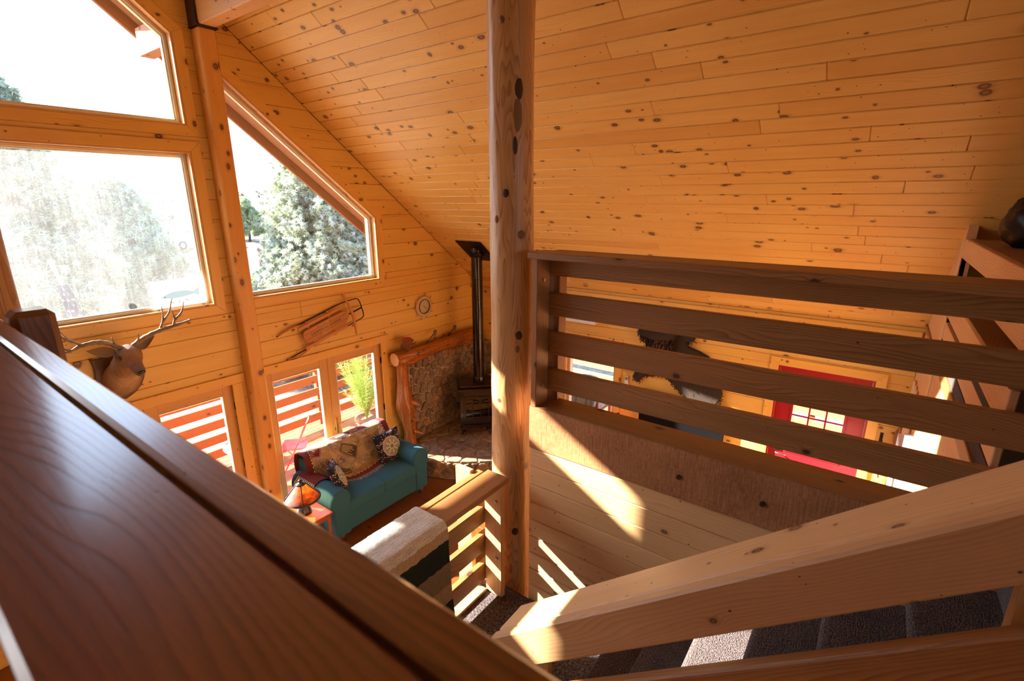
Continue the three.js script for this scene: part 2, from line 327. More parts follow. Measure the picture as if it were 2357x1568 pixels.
const gableHoles = [WIN_LOW, WIN_HIGH, WIN_TRAP, DOOR_R, DOOR_L, flip(WIN_LOW), ADDED_TRANSOM, flip(ADDED_TRANSOM), flip(WIN_TRAP)];
const spanAt = (o, y) => { const xs = []; for (let i = 0; i < o.length; i++) { const a = o[i], b = o[(i + 1) % o.length]; if ((a[1] - y) * (b[1] - y) < 0) xs.push(a[0] + (b[0] - a[0]) * (y - a[1]) / (b[1] - a[1])); } return xs.length > 1 ? [Math.min(...xs), Math.max(...xs)] : null; };
function holeShape(outline, holes) {
  const s = new THREE.Shape(outline.map((p) => new THREE.Vector2(...p)));
  for (const h of holes) s.holes.push(new THREE.Path(h.map((p) => new THREE.Vector2(...p))));
  return s;
}

// left wall: the glazed gable, horizontal pine boards on a core
const gable = structure('wall_left');
{
  const outline = [[LX - 0.25, -0.4], [EX + 0.25, -0.4], [EX + 0.25, roofY(EX) + 0.2], [XR, roofY(XR) + 0.2], [LX - 0.25, roofY(LX) + 0.2]];
  const eps = 0.001, holes = gableHoles.map((h) => h.map(([x, y]) => [x, Math.max(y, -0.399 + eps)]));
  part(gable, 'core', at(new THREE.ExtrudeGeometry(holeShape(outline, holes), { depth: 0.2, bevelEnabled: false }), 0, 0, GZ - 0.24), SHEATH);
  const r = rng(5), pitch = 0.2035;
  for (let k = -10; k < 30; k++) {
    const a = Math.max(0, 2.03 + k * pitch), b = 2.03 + (k + 1) * pitch;
    if (b - a < 0.02 || a > roofY(XR)) continue;
    const cuts = [a, b]; for (const h of gableHoles) for (const p of h) if (p[1] > a + 0.004 && p[1] < b - 0.004) cuts.push(p[1]);
    for (const x of [EX]) if (roofY(x) > a && roofY(x) < b) cuts.push(roofY(x));
    cuts.sort((p, q) => p - q);
    const mat = WALL[Math.floor(r() * WALL.length)], uo = r() * 3.2, vo = r() * 1.6, joint = between(2.7, 6.2, r);
    for (let c = 0; c + 1 < cuts.length; c++) {
      const y0 = cuts[c], y1 = cuts[c + 1]; if (y1 - y0 < 0.003) continue;
      const ends = (y) => { const x = y > roofY(EX) ? (roofY(XR) - y) / SL : EX - XR; return [XR - x, XR + x]; };
      const lo = y0 + 1e-4, hi = y1 - 1e-4, e0 = ends(lo), e1 = ends(hi);
      if (e0[1] - e0[0] < 0.1) continue;
      const spans = gableHoles.map((h) => [spanAt(h, lo), spanAt(h, hi)]).filter((s) => s[0] && s[1]).sort((p, q) => p[0][0] - q[0][0]);
      let l0 = e0[0], l1 = e1[0];
      const put = (a0, a1, b0, b1) => {
        if (Math.max(b0 - a0, b1 - a1) < 0.01) return;
        const cuts2 = []; if (joint > Math.max(a0, a1) + 0.5 && joint < Math.min(b0, b1) - 0.5) cuts2.push(joint);
        let s0 = a0, s1 = a1;
        for (const j of [...cuts2, null]) {
          const t0 = j ?? b0, t1 = j ?? b1;
          const pts = [[s0, y0 + (c ? 0 : 0.0012)], [t0, y0 + (c ? 0 : 0.0012)], [t1, y1 - (c + 2 < cuts.length ? 0 : 0.0012)], [s1, y1 - (c + 2 < cuts.length ? 0 : 0.0012)]].filter((p, i, all) => Math.hypot(p[0] - all[(i + 1) % 4][0], p[1] - all[(i + 1) % 4][1]) > 1e-4);
          if (pts.length > 2) part(gable, 'plank', prism(pts, GZ, GZ - 0.045, { c: 0.005, uo: uo + (j ? 0 : 1.3), vo }), mat);
          s0 = t0 + 0.002; s1 = t1 + 0.002;
        }
      };
      for (const [p, q] of spans) { put(l0, l1, p[0], q[0]); l0 = p[1]; l1 = q[1]; }
      put(l0, l1, e0[1], e1[1]);
    }
  }
}
// ring of boards round an outline: from the outline outwards (w > 0) or inwards (w < 0)
function ringOf(outline, w) {
  const n = outline.length; let area = 0; for (let i = 0; i < n; i++) { const a = outline[i], b = outline[(i + 1) % n]; area += a[0] * b[1] - a[1] * b[0]; }
  const s = Math.sign(area);
  return outline.map((p, i) => {
    const a = outline[(i + n - 1) % n], b = outline[(i + 1) % n], e = (q, t) => { const l = Math.hypot(t[0] - q[0], t[1] - q[1]); return [(t[0] - q[0]) / l, (t[1] - q[1]) / l]; };
    const d1 = e(a, p), d2 = e(p, b), n1 = [d1[1] * s, -d1[0] * s], n2 = [d2[1] * s, -d2[0] * s], k = 1 + n1[0] * n2[0] + n1[1] * n2[1];
    return [p[0] + (n1[0] + n2[0]) / k * w, p[1] + (n1[1] + n2[1]) / k * w];
  });
}
function ring(parent, name, outline, w, front, back, material, { c = 0.003, skip = [], turn } = {}) {
  const other = ringOf(outline, w), n = outline.length;
  for (let i = 0; i < n; i++) {
    if (skip.includes(i)) continue;
    const j = (i + 1) % n, steep = Math.abs(outline[j][1] - outline[i][1]) > Math.abs(outline[j][0] - outline[i][0]) * 1.2;
    const g = prism([outline[i], outline[j], other[j], other[i]], front, back, { c, swap: steep });
    part(parent, name, turn ? turn(g) : g, material);
  }
  return other;
}
const paneGeometry = (outline, z) => { const g = new THREE.ShapeGeometry(new THREE.Shape(outline.map((p) => new THREE.Vector2(...p)))); const U = g.attributes.uv; for (let i = 0; i < U.count; i++) U.setXY(i, U.getX(i) / 1.6, U.getY(i) / 1.6); return g.translate(0, 0, z); };
function gableWindow(name, outline, glass, trims = true) {
  const w = structure(name);
  if (trims) ring(w, 'casing', outline, 0.098, GZ + 0.022, GZ + 0.001, TRIM);
  ring(w, 'jamb', outline, -0.018, GZ + 0.016, GZ - 0.2, DOORWOOD, { c: 0.002 });
  const o2 = ringOf(outline, -0.018);
  ring(w, 'sash', o2, -0.03, GZ - 0.07, GZ - 0.16, VINYL, { c: 0.004 });
  const o3 = ringOf(outline, -0.046);
  ring(w, 'glazing_bead', o3, -0.014, GZ - 0.09, GZ - 0.13, CREAM, { c: 0.004 });
  part(w, 'pane', paneGeometry(o3, GZ - 0.115), glass);
  return w;
}
gableWindow('window_1', WIN_LOW, DUSTYGLASS);
gableWindow('window_2', WIN_HIGH, GLASS);
gableWindow('window_3', WIN_TRAP, GLASS);
gableWindow('window_4', flip(WIN_LOW), GLASS, false);
gableWindow('added_window_5', ADDED_TRANSOM, GLASS, false);  // added transom, unseen, there to shape the sun band
gableWindow('added_window_8', flip(ADDED_TRANSOM), GLASS, false);  // its mirrored twin, also added to let sun through
gableWindow('window_6', flip(WIN_TRAP), GLASS);

// French doors in the gable
const HINGE = METAL_BLACK;
function frenchDoor(name, x0, x1, handleLeft) {
  const d = structure(name), z0 = GZ + 0.0, mid = (x0 + x1) / 2, leaf = (a, b, tag) => {
    const g = new THREE.Group(); g.name = 'leaf'; d.add(g);
    const zf = GZ - 0.04, zb = GZ - 0.085, st = 0.115, top = 2.025, bot = 0.02;
    board(g, 'stile', [a, bot, zb], [a + st, top, zf], DOORWOOD, { axis: 1 }); board(g, 'stile', [b - st, bot, zb], [b, top, zf], DOORWOOD, { axis: 1 });
    board(g, 'top_rail', [a + st, top - 0.115, zb], [b - st, top, zf], DOORWOOD); board(g, 'bottom_rail', [a + st, bot, zb], [b - st, 0.24, zf], DOORWOOD);
    const o = [[a + st, 0.24], [b - st, 0.24], [b - st, top - 0.115], [a + st, top - 0.115]];
    ring(g, 'glazing_bead', o, -0.012, zf + 0.004, zb - 0.004, CREAM, { c: 0.004 });
    part(g, 'pane', paneGeometry(o, (zf + zb) / 2), GLASS);
    return g;
  };
  const L = leaf(x0 + 0.032, mid - 0.002), Rr = leaf(mid + 0.002, x1 - 0.032);
  // jambs and head
  board(d, 'jamb', [x0, 0, GZ - 0.2], [x0 + 0.03, 2.06, GZ + 0.016], DOORWOOD, { axis: 1 }); board(d, 'jamb', [x1 - 0.03, 0, GZ - 0.2], [x1, 2.06, GZ + 0.016], DOORWOOD, { axis: 1 });
  board(d, 'head_jamb', [x0 + 0.03, 2.03, GZ - 0.2], [x1 - 0.03, 2.06, GZ + 0.016], DOORWOOD);
  board(d, 'casing', [x0 - 0.005, 0, GZ + 0.001], [x0 + 0.055, 2.03, GZ + 0.024], TRIM, { axis: 1 }); board(d, 'casing', [x1 - 0.055, 0, GZ + 0.001], [x1 + 0.055, 2.03, GZ + 0.024], TRIM, { axis: 1 });
  board(d, 'head_casing', [x0 - 0.01, 2.03, GZ + 0.001], [x1 + 0.09, 2.138, GZ + 0.03], TRIM);
  board(d, 'threshold', [x0, -0.03, GZ - 0.25], [x1, 0.02, GZ + 0.02], METAL_BROWN);
  for (const [leafGroup, x] of [[L, x0 + 0.032], [Rr, x1 - 0.032]]) for (const y of [0.25, 1.0, 1.75]) part(leafGroup, 'hinge', [at(new THREE.CylinderGeometry(0.008, 0.008, 0.1, 10), x, y, GZ - 0.03), at(new THREE.BoxGeometry(0.03, 0.09, 0.004), x, y, GZ - 0.036)], HINGE);
  if (handleLeft) {
    const hx = mid + 0.055;
    const plate = part(Rr, 'handle_plate', at(soft(0.05, 0.24, 0.012, 0.005), hx, 1.0, GZ - 0.034), BRASS);
    part(plate, 'lever', tube([[hx, 1.04, GZ - 0.03], [hx, 1.04, GZ + 0.01], [hx + 0.03, 1.04, GZ + 0.014], [hx + 0.1, 1.035, GZ + 0.012]], 0.008, { seg: 16, sides: 10 }), BRASS);
  }
  return [d, L, Rr];
}
frenchDoor('door_1', 2.7, 4.545, true);
frenchDoor('door_2', 0.6, 2.42, true);

// gable posts with the purlins they carry
function gablePost(x0, x1, label) {
  const t = thing('timber_post', label, 'post');
  board(t, 'shaft', [x0, 0.0, GZ + 0.002], [x1, 5.66, GZ + 0.17], POSTWOOD, { axis: 1, c: 0.012 });
  const b = part(t, 'steel_bracket', [at(new THREE.BoxGeometry(x1 - x0 + 0.03, 0.012, 0.2), (x0 + x1) / 2, 5.666, GZ + 0.1), at(new THREE.BoxGeometry(0.008, 0.32, 0.17), x0 - 0.006, 5.82, GZ + 0.09), at(new THREE.BoxGeometry(0.008, 0.32, 0.17), x1 + 0.006, 5.82, GZ + 0.09)], METAL_BROWN);
}
gablePost(2.515, 2.68, 'square timber post between the two lit gable windows, under the roof beam');
const BEAM = phys({ map: paleMap, color: lin(1, 0.82, 0.56), roughness: 0.5 });
for (const m of [false]) {
  const a = m ? mirror(2.68) : 2.525, b = m ? mirror(2.525) : 2.672, x = (a + b) / 2;
  const t = thing('roof_beam', m ? 'roof beam on the far slope of the ceiling' : 'pale roof beam on top of the timber post, running under the plank ceiling', 'beam');
  board(t, 'timber', [a, 5.672, GZ + 0.005], [b, roofY(m ? a : b) - 0.002, BACK - 0.02], BEAM, { axis: 2, c: 0.008 });
  board(t, 'outside_end', [a, 5.62, -7.1], [b, roofY(m ? a : b) - 0.01, GZ - 0.26], phys({ map: paleMap, color: lin(0.62, 0.42, 0.3), roughness: 0.7 }), { axis: 2, c: 0.006 });
}

// ceiling: pine planks on both slopes
const slopeLen = (EX - XR) * Math.hypot(1, SL), SA = 1 / Math.hypot(1, SL), SB = SL / Math.hypot(1, SL);
const slopeMatrix = new THREE.Matrix4().makeBasis(new THREE.Vector3(-SA, SB, 0), new THREE.Vector3(SB, SA, 0), new THREE.Vector3(0, 0, -1)).setPosition(EX, 2.775, 0);
const ceiling = structure('ceiling');
{
  const r = rng(3), pitch = 0.1382, rest = [];
  for (let k = -1; k * pitch + 0.053 < slopeLen; k++) {
    const s0 = Math.max(0, 0.053 + k * pitch) + 0.001, s1 = Math.min(slopeLen, 0.053 + (k + 1) * pitch) - 0.001;
    let z = GZ; const far = s0 > 6.9;
    while (z < BACK - 0.05) {
      let len = between(1.0, 3.4, r); if (z === GZ) len *= between(0.3, 1, r);
      let e = Math.min(BACK, z + len); if (BACK - e < 0.4) e = BACK;
      const g = chamferBox([s0, 0, -e + 0.0006], [s1, 0.02, -z - 0.0006], { axis: 2, c: 0.006, r }).applyMatrix4(slopeMatrix);
      const mat = PINE[Math.floor(r() * PINE.length)];
      if (z > 1.9 || far) rest.push(g); else part(ceiling, 'plank', g, mat);
      z = e;
    }
  }
  const restMesh = part(ceiling, 'further_planks', rest, PINE[1]); restMesh.userData.kind = 'stuff';
  const other = [];
  for (let k = 0; k * pitch < slopeLen - 0.05; k++) { const g = chamferBox([k * pitch + 0.001, 0, -BACK], [(k + 1) * pitch - 0.001, 0.02, -GZ], { axis: 2, c: 0.0045, r }).applyMatrix4(slopeMatrix); g.applyMatrix4(new THREE.Matrix4().makeScale(-1, 1, 1)); g.translate(2 * XR, 0, 0); const I = []; for (let i = 0; i < g.attributes.position.count; i += 3) I.push(i, i + 2, i + 1); g.setIndex(I); other.push(g.toNonIndexed()); }
  const o = part(ceiling, 'far_slope_planks', other, PINE[0]); o.userData.kind = 'stuff';
}
{ // the roof above the boards, and its overhang outside
  const roof = structure('roof'), brown = std({ map: paleMap, color: lin(0.42, 0.26, 0.17), roughness: 0.8 });
  const slab = (z0, z1, y0, y1, extra) => new THREE.BoxGeometry(slopeLen + extra, y1 - y0, z1 - z0).translate((slopeLen - extra) / 2, (y0 + y1) / 2, -(z0 + z1) / 2).applyMatrix4(slopeMatrix);
  const both = (g) => { const h = g.clone().applyMatrix4(new THREE.Matrix4().makeScale(-1, 1, 1)).translate(2 * XR, 0, 0); const I = [...h.index.array]; for (let i = 0; i < I.length; i += 3) [I[i + 1], I[i + 2]] = [I[i + 2], I[i + 1]]; h.setIndex(I); return [g, h]; };
  for (const g of both(slab(GZ - 1.5, BACK + 0.6, 0.024, 0.3, 0.8))) part(roof, 'slab', g, SHEATH);
  for (const g of both(slab(GZ - 1.44, GZ - 0.24, 0.0, 0.023, 0.75))) part(roof, 'soffit', g, brown);
  for (const g of both(slab(GZ - 1.55, GZ - 1.5, -0.1, 0.32, 0.82))) part(roof, 'barge_board', g, brown);
}

// eave wall behind the railing: boards, window and red door openings
const backWall = structure('wall_back');
const EW = [[-3.8, 0.78], [-2.93, 0.78], [-2.93, 1.99], [-3.8, 1.99]], ED = [[-0.79, 0], [0.18, 0], [0.18, 2.125], [-0.79, 2.125]];
// the wall is drawn in (z, y) and turned into place: local x = z, local front (+z) = -x
const intoEave = (g) => { g.applyMatrix4(new THREE.Matrix4().makeBasis(new THREE.Vector3(0, 0, 1), new THREE.Vector3(0, 1, 0), new THREE.Vector3(-1, 0, 0)).setPosition(EX, 0, 0)); return g; };
{
  const outline = [[GZ - 0.04, -0.4], [BACK, -0.4], [BACK, 2.9], [GZ - 0.04, 2.9]];
  part(backWall, 'core', intoEave(at(new THREE.ExtrudeGeometry(holeShape(outline, [EW, ED.map(([x, y]) => [x, Math.max(y, -0.39)])]), { depth: 0.2, bevelEnabled: false }), 0, 0, -0.245)), SHEATH);
  const r = rng(15), pitch = 0.2035;
  for (let k = 0; k < 14; k++) {
    const a = k * pitch, b = Math.min(2.775, a + pitch); if (b - a < 0.02) continue;
    const cuts = [a, b]; for (const h of [EW, ED]) for (const p of h) if (p[1] > a + 0.004 && p[1] < b - 0.004) cuts.push(p[1]);
    cuts.sort((p, q) => p - q);
    const mat = WALL[Math.floor(r() * 3)], uo = r() * 3, vo = r() * 1.6, joint = between(-4.6, -1.2, r);
    for (let c = 0; c + 1 < cuts.length; c++) {
      const y0 = cuts[c], y1 = cuts[c + 1], m = (y0 + y1) / 2; if (y1 - y0 < 0.003) continue;
      let l = GZ; const spans = [EW, ED].map((h) => spanAt(h, m)).filter(Boolean);
      for (const [p, q] of [...spans, [0.5, 9]]) {
        const seg = joint > l + 0.4 && joint < p - 0.4 ? [[l, joint], [joint + 0.002, p]] : [[l, p]];
        for (const [s, e] of seg) if (e - s > 0.01) part(backWall, 'plank', intoEave(prism([[s, y0 + (c ? 0 : 0.0012)], [e, y0 + (c ? 0 : 0.0012)], [e, y1 - (c + 2 < cuts.length ? 0 : 0.0012)], [s, y1 - (c + 2 < cuts.length ? 0 : 0.0012)]], 0, -0.045, { c: 0.005, uo: uo + s, vo })), mat);
        l = q;
      }
    }
  }
}
{
  const t = structure('trim_1'); // ledge where the ceiling meets the eave wall
  board(t, 'ledge', [EX - 0.06, 2.585, GZ + 0.01], [EX - 0.001, 2.625, 0.48], PALE[1], { axis: 2 });
  board(t, 'frieze', [EX - 0.03, 2.626, GZ + 0.01], [EX - 0.001, 2.735, 0.48], TRIM, { axis: 2 });
}
{
  const w = structure('window_7');
  ring(w, 'casing', EW, 0.1, 0.022, 0.001, TRIM, { turn: intoEave });
  ring(w, 'jamb', EW, -0.018, 0.014, -0.22, DOORWOOD, { c: 0.002, turn: intoEave });
  ring(w, 'sash', ringOf(EW, -0.018), -0.04, -0.06, -0.14, VINYL, { turn: intoEave });
  part(w, 'pane', intoEave(paneGeometry(ringOf(EW, -0.05), -0.1)), GLASS);
}
{ // red entrance door with a nine-pane light
  const d = structure('door_3'), RED = phys({ color: lin(0.36, 0.012, 0.02), roughness: 0.35, clearcoat: 0.4, clearcoatRoughness: 0.2 });
  ring(d, 'casing', ED, 0.1, 0.024, 0.001, TRIM, { skip: [0], turn: intoEave });
  ring(d, 'jamb', ED, -0.02, 0.01, -0.22, RED, { skip: [0], turn: intoEave });
  const leaf = new THREE.Group(); leaf.name = 'leaf'; d.add(leaf);
  const lo = -0.768, hi = 0.158, L0 = -0.6, L1 = -0.01, B0 = 1.0, B1 = 1.78, F = -0.03, K = -0.075;
  const put = (a, b, y0, y1, name = 'panel') => part(leaf, name, intoEave(prism([[a, y0], [b, y0], [b, y1], [a, y1]], F, K, { c: 0.002 })), RED);
  put(lo, L0, 0.01, 2.1, 'stile'); put(L1, hi, 0.01, 2.1, 'stile'); put(L0, L1, B1, 2.1, 'top_rail'); put(L0, L1, 0.01, B0, 'bottom_panel');
  ring(leaf, 'light_frame', [[L0, B0], [L1, B0], [L1, B1], [L0, B1]], -0.03, F + 0.012, F, RED, { turn: intoEave });
  for (let i = 1; i < 3; i++) { const z = lerp(L0 + 0.03, L1 - 0.03, i / 3), y = lerp(B0 + 0.03, B1 - 0.03, i / 3); part(leaf, 'muntin', intoEave(prism([[z - 0.009, B0 + 0.03], [z + 0.009, B0 + 0.03], [z + 0.009, B1 - 0.03], [z - 0.009, B1 - 0.03]], F + 0.01, F - 0.01)), RED); part(leaf, 'muntin', intoEave(prism([[L0 + 0.03, y - 0.009], [L1 - 0.03, y - 0.009], [L1 - 0.03, y + 0.009], [L0 + 0.03, y + 0.009]], F + 0.009, F - 0.01)), RED); }
  for (let i = 0; i < 3; i++) for (let j = 0; j < 3; j++) { const f = (k, a, b) => lerp(a, b, k / 3), z0 = f(i, L0 + 0.03, L1 - 0.03), z1 = f(i + 1, L0 + 0.03, L1 - 0.03), y0 = f(j, B0 + 0.03, B1 - 0.03), y1 = f(j + 1, B0 + 0.03, B1 - 0.03); part(leaf, 'pane', intoEave(paneGeometry([[z0, y0], [z1, y0], [z1, y1], [z0, y1]], -0.045)), GLASS); }
  const h = new THREE.Group(); h.name = 'lock'; leaf.add(h);
  part(h, 'keypad_plate', at(soft(0.025, 0.17, 0.07, 0.01), EX + 0.02, 1.08, -0.675), METAL_BLACK);
  part(h, 'lever', tube([[EX - 0.005, 0.99, -0.675], [EX - 0.05, 0.99, -0.675], [EX - 0.06, 0.99, -0.64], [EX - 0.058, 0.985, -0.56]], 0.009, { seg: 16, sides: 10 }), STEEL);
}

// floors
{
  const map = woodTexture({ W: 1024, H: 1024, seed: 51, knots: 10, pins: 20, light: [0.52, 0.31, 0.12], dark: [0.38, 0.2, 0.07], knot: [0.2, 0.1, 0.05], amp: 0.1 });
  const f = structure('floor'), m = phys({ map, roughness: 0.38, clearcoat: 0.2, clearcoatRoughness: 0.3 });
  part(f, 'slab', new THREE.BoxGeometry(EX - LX, 0.25, BACK - GZ).translate((EX + LX) / 2, -0.16, (BACK + GZ) / 2), SHEATH);
  const r = rng(17); let x = LX; const rest = [];
  while (x < EX - 0.01) { const e = Math.min(EX, x + 0.19); const g = chamferBox([x + 0.0004, -0.03, GZ - 0.04], [e - 0.0004, 0, BACK], { axis: 2, c: 0.0015, r }); if (e > 1.8) part(f, 'plank', g, m); else rest.push(g); x = e; }
  part(f, 'further_planks', rest, m).userData.kind = 'stuff';
  // the loft the camera stands on
  const l = structure('floor_loft');
  part(l, 'joists', [new THREE.BoxGeometry(0.0 - LX, 0.28, BACK + 2.25).translate(LX / 2, LOFT - 0.165, (BACK - 2.25) / 2), new THREE.BoxGeometry(2.46, 0.28, BACK - 1.0).translate(1.23, LOFT - 0.165, (BACK + 1.0) / 2)], TRIM);
  part(l, 'carpet', [new THREE.BoxGeometry(0.0 - LX, 0.02, BACK + 2.25).translate(LX / 2, LOFT - 0.012, (BACK - 2.25) / 2), new THREE.BoxGeometry(2.46, 0.02, BACK - 1.0).translate(1.23, LOFT - 0.012, (BACK + 1.0) / 2)], std({ color: lin(0.3, 0.25, 0.22), roughness: 1 }));
}
{ // walls behind and left of the camera, with unseen openings added to bring in sky light
  const w = structure('wall_front');
  const outline = [[LX - 0.25, -0.4], [EX + 0.25, -0.4], [EX + 0.25, roofY(EX) + 0.2], [XR, roofY(XR) + 0.2], [LX - 0.25, roofY(LX) + 0.2]];
  const holes = [[[0.6, 3.6], [2.2, 3.6], [2.2, 5.2], [0.6, 5.2]], [[-2.4, 3.6], [-0.8, 3.6], [-0.8, 5.2], [-2.4, 5.2]], [[3, 0.9], [5, 0.9], [5, 2], [3, 2]]];
  part(w, 'boards', at(new THREE.ExtrudeGeometry(holeShape(outline, holes), { depth: 0.2, bevelEnabled: false }), 0, 0, BACK), WALL[0]);
  const s = structure('wall_far');
  const hs = [[-4.2, 0.9], [-2.4, 0.9], [-2.4, 2.0], [-4.2, 2.0]], hs2 = [[0, 0.9], [1.8, 0.9], [1.8, 2.0], [0, 2.0]];
  const g = new THREE.ExtrudeGeometry(holeShape([[GZ, -0.4], [BACK, -0.4], [BACK, 2.9], [GZ, 2.9]], [hs, hs2]), { depth: 0.2, bevelEnabled: false });
  g.applyMatrix4(new THREE.Matrix4().makeBasis(new THREE.Vector3(0, 0, 1), new THREE.Vector3(0, 1, 0), new THREE.Vector3(-1, 0, 0)).setPosition(LX, 0, 0));
  part(s, 'boards', g, WALL[0]);
}
// ---------------------------------------------------------------- stair, landing, railings and log posts
const logMap = woodTexture({ W: 2048, H: 512, LU: 3.2, LV: 0.82, seed: 61, knots: 7, pins: 12, light: [0.85, 0.69, 0.5], dark: [0.6, 0.42, 0.26], knot: [0.22, 0.11, 0.05], amp: 0.3, ring: 0.022, cathedral: 0.09, rMin: 0.008, rMax: 0.02 });
const LOG = phys({ map: logMap, color: lin(1, 0.94, 0.82), roughness: 0.42, clearcoat: 0.25, clearcoatRoughness: 0.3 });
const KNOT = std({ color: lin(0.07, 0.03, 0.013), roughness: 0.7 }), KNOT2 = std({ color: lin(0.24, 0.12, 0.055), roughness: 0.6 });
function logPost(name, label, x, z, y0, y1, seed, knots) {
  const t = thing(name, label, 'post');
  const radius = (a, y) => 0.137 + 0.0035 * noise2(a * 1.6 + seed, y * 2.2, 512, 512) + 0.004 * noise2(Math.cos(a) * 3 + seed, y * 0.9 + Math.sin(a) * 3) + 0.0022 * noise2(Math.cos(a) * 9 + seed, y * 5 + Math.sin(a) * 9);
  const off = (y) => [0.012 * noise2(y * 0.6, seed), 0.012 * noise2(y * 0.6 + 9, seed)];
  part(t, 'shaft', sheet((u, v) => { const a = -u * 2 * Math.PI, y = lerp(y0, y1, v), r = radius(a, y), o = off(y); return [x + o[0] + Math.cos(a) * r, y, z + o[1] + Math.sin(a) * r]; }, 56, Math.round((y1 - y0) * 36), { uv: (u, v) => [(lerp(y0, y1, v) + seed) / 3.2, u], close: true }), LOG);
  for (const [ky, deg, w, h, dark] of knots) { // branch knots: a dark heart in a raised rim
    const a = THREE.MathUtils.degToRad(deg), r = radius(a, ky), o = off(ky), g = new THREE.SphereGeometry(1, 18, 12);
    const P = g.attributes.position; for (let i = 0; i < P.count; i++) { const px = P.getX(i), py = P.getY(i), pz = P.getZ(i), s = 1 + 0.18 * noise2(px * 2 + ky * 7, py * 2 + pz); P.setXYZ(i, px * 0.012, py * h / 2 * s, pz * w / 2 * s); }
    g.computeVertexNormals(); g.rotateY(-a); g.translate(x + o[0] + Math.cos(a) * (r - 0.002), ky, z + o[1] + Math.sin(a) * (r - 0.002));
    part(t, 'knot', g, dark ? KNOT : KNOT2);
  }
  return t;
}
// angle of the camera seen from the post: 143 degrees in the x, z plane
logPost('log_post', 'peeled log post rising from the stair landing to the ceiling, in the middle', 2.55, -1.89, 0, 5.668, 2.2, [
  [4.66, 124, 0.05, 0.12, true], [4.52, 127, 0.05, 0.2, false], [4.36, 134, 0.03, 0.1, true], [4.1, 158, 0.042, 0.05, true], [3.86, 118, 0.05, 0.05, false], [3.23, 124, 0.045, 0.055, true], [3.14, 128, 0.03, 0.05, false], [1.78, 133, 0.05, 0.06, true], [5.0, 165, 0.03, 0.04, false], [3.95, 185, 0.03, 0.05, false]]);
logPost('log_post', 'log post at the left edge, in front of the big hazy window', 0.2, -2.34, 0, roofY(0.2) - 0.12, 5.1, [[3.9, 60, 0.04, 0.05, true], [3.8, 100, 0.03, 0.04, false]]);

const bolt = (x, y, z, axis = 0) => { const g = new THREE.CylinderGeometry(0.011, 0.011, 0.008, 14); if (axis === 0) g.rotateZ(Math.PI / 2); if (axis === 2) g.rotateX(Math.PI / 2); return g.translate(x, y, z); };
{ // guard railing on the stairwell wall, in front of the room with the pelt
  const t = thing('railing', 'brown guard railing of four wide boards on the rim beam, before the red door', 'railing'), z0 = -1.645, z1 = 1.3;
  board(t, 'cap', [2.385, 3.733, z0 - 0.01], [2.565, 3.772, z1], CEDAR[1], { axis: 2, c: 0.004 });
  board(t, 'cap', [2.569, 3.733, z0 + 0.06], [2.62, 3.772, z1], CEDAR[1], { axis: 2, c: 0.004 });
  for (const [k, [a, b]] of [[3.619, 3.731], [3.37, 3.512], [3.118, 3.266], [2.874, 3.019]].entries()) board(t, 'rail_board', [2.56, a, z0 + 0.005], [2.6, b, z1], CEDAR[k % 3], { axis: 2, c: 0.004 });
  for (const [z, s] of [[z0, 1], [z0 + 2.6, 1]]) {
    board(t, 'post', [2.42, 2.795, z], [2.558, 3.732, z + 0.04], CEDAR[2], { axis: 1 });
    board(t, 'back_post', [2.602, 2.795, z - 0.02], [2.69, 3.732, z + 0.085], CEDAR[0], { axis: 1 });
    for (const y of [2.93, 3.6]) part(t, 'bolt', bolt(2.49, y, z + 0.043, 2), STEEL);
  }
}
const stairWall = structure('wall_stair');
{ // rim beam over a wall of pale boards
  board(stairWall, 'core', [2.446, 0, -1.64], [2.6, 2.5, 1.28], SHEATH, { axis: 2 });
  const beam = part(stairWall, 'rim_beam', chamferBox([2.42, 2.502, -1.655], [2.64, 2.794, 1.3], { axis: 2, c: 0.006, patch: [1.1, 0.55] }), ROUGHSAWN);
  for (const z of [-0.68, -0.27]) { const g = new THREE.CylinderGeometry(0.013, 0.013, 0.012, 18); g.rotateZ(Math.PI / 2); part(beam, 'hole_shade_disc', g.translate(2.416, 2.635, z), METAL_BROWN); }  // solid dark discs on the face, the shade of holes put into their colour
  const top = chamferBox([2.421, 2.795, -1.65], [2.64, 2.799, 1.3], { axis: 2, c: 0.001 }); part(stairWall, 'beam_top', top, CEDAR[1]);
  const r = rng(29); let y = 2.5, pitch = 0.1335;
  for (let k = 0; k < 19; k++) { const b = y - k * pitch, a = b - pitch; if (a < -0.05) break; board(stairWall, 'plank', [2.424, Math.max(0, a) + 0.0012, -1.652], [2.445, b - 0.0012, 1.28], PALE[Math.floor(r() * 3)], { axis: 2, c: 0.006, r }); }
}
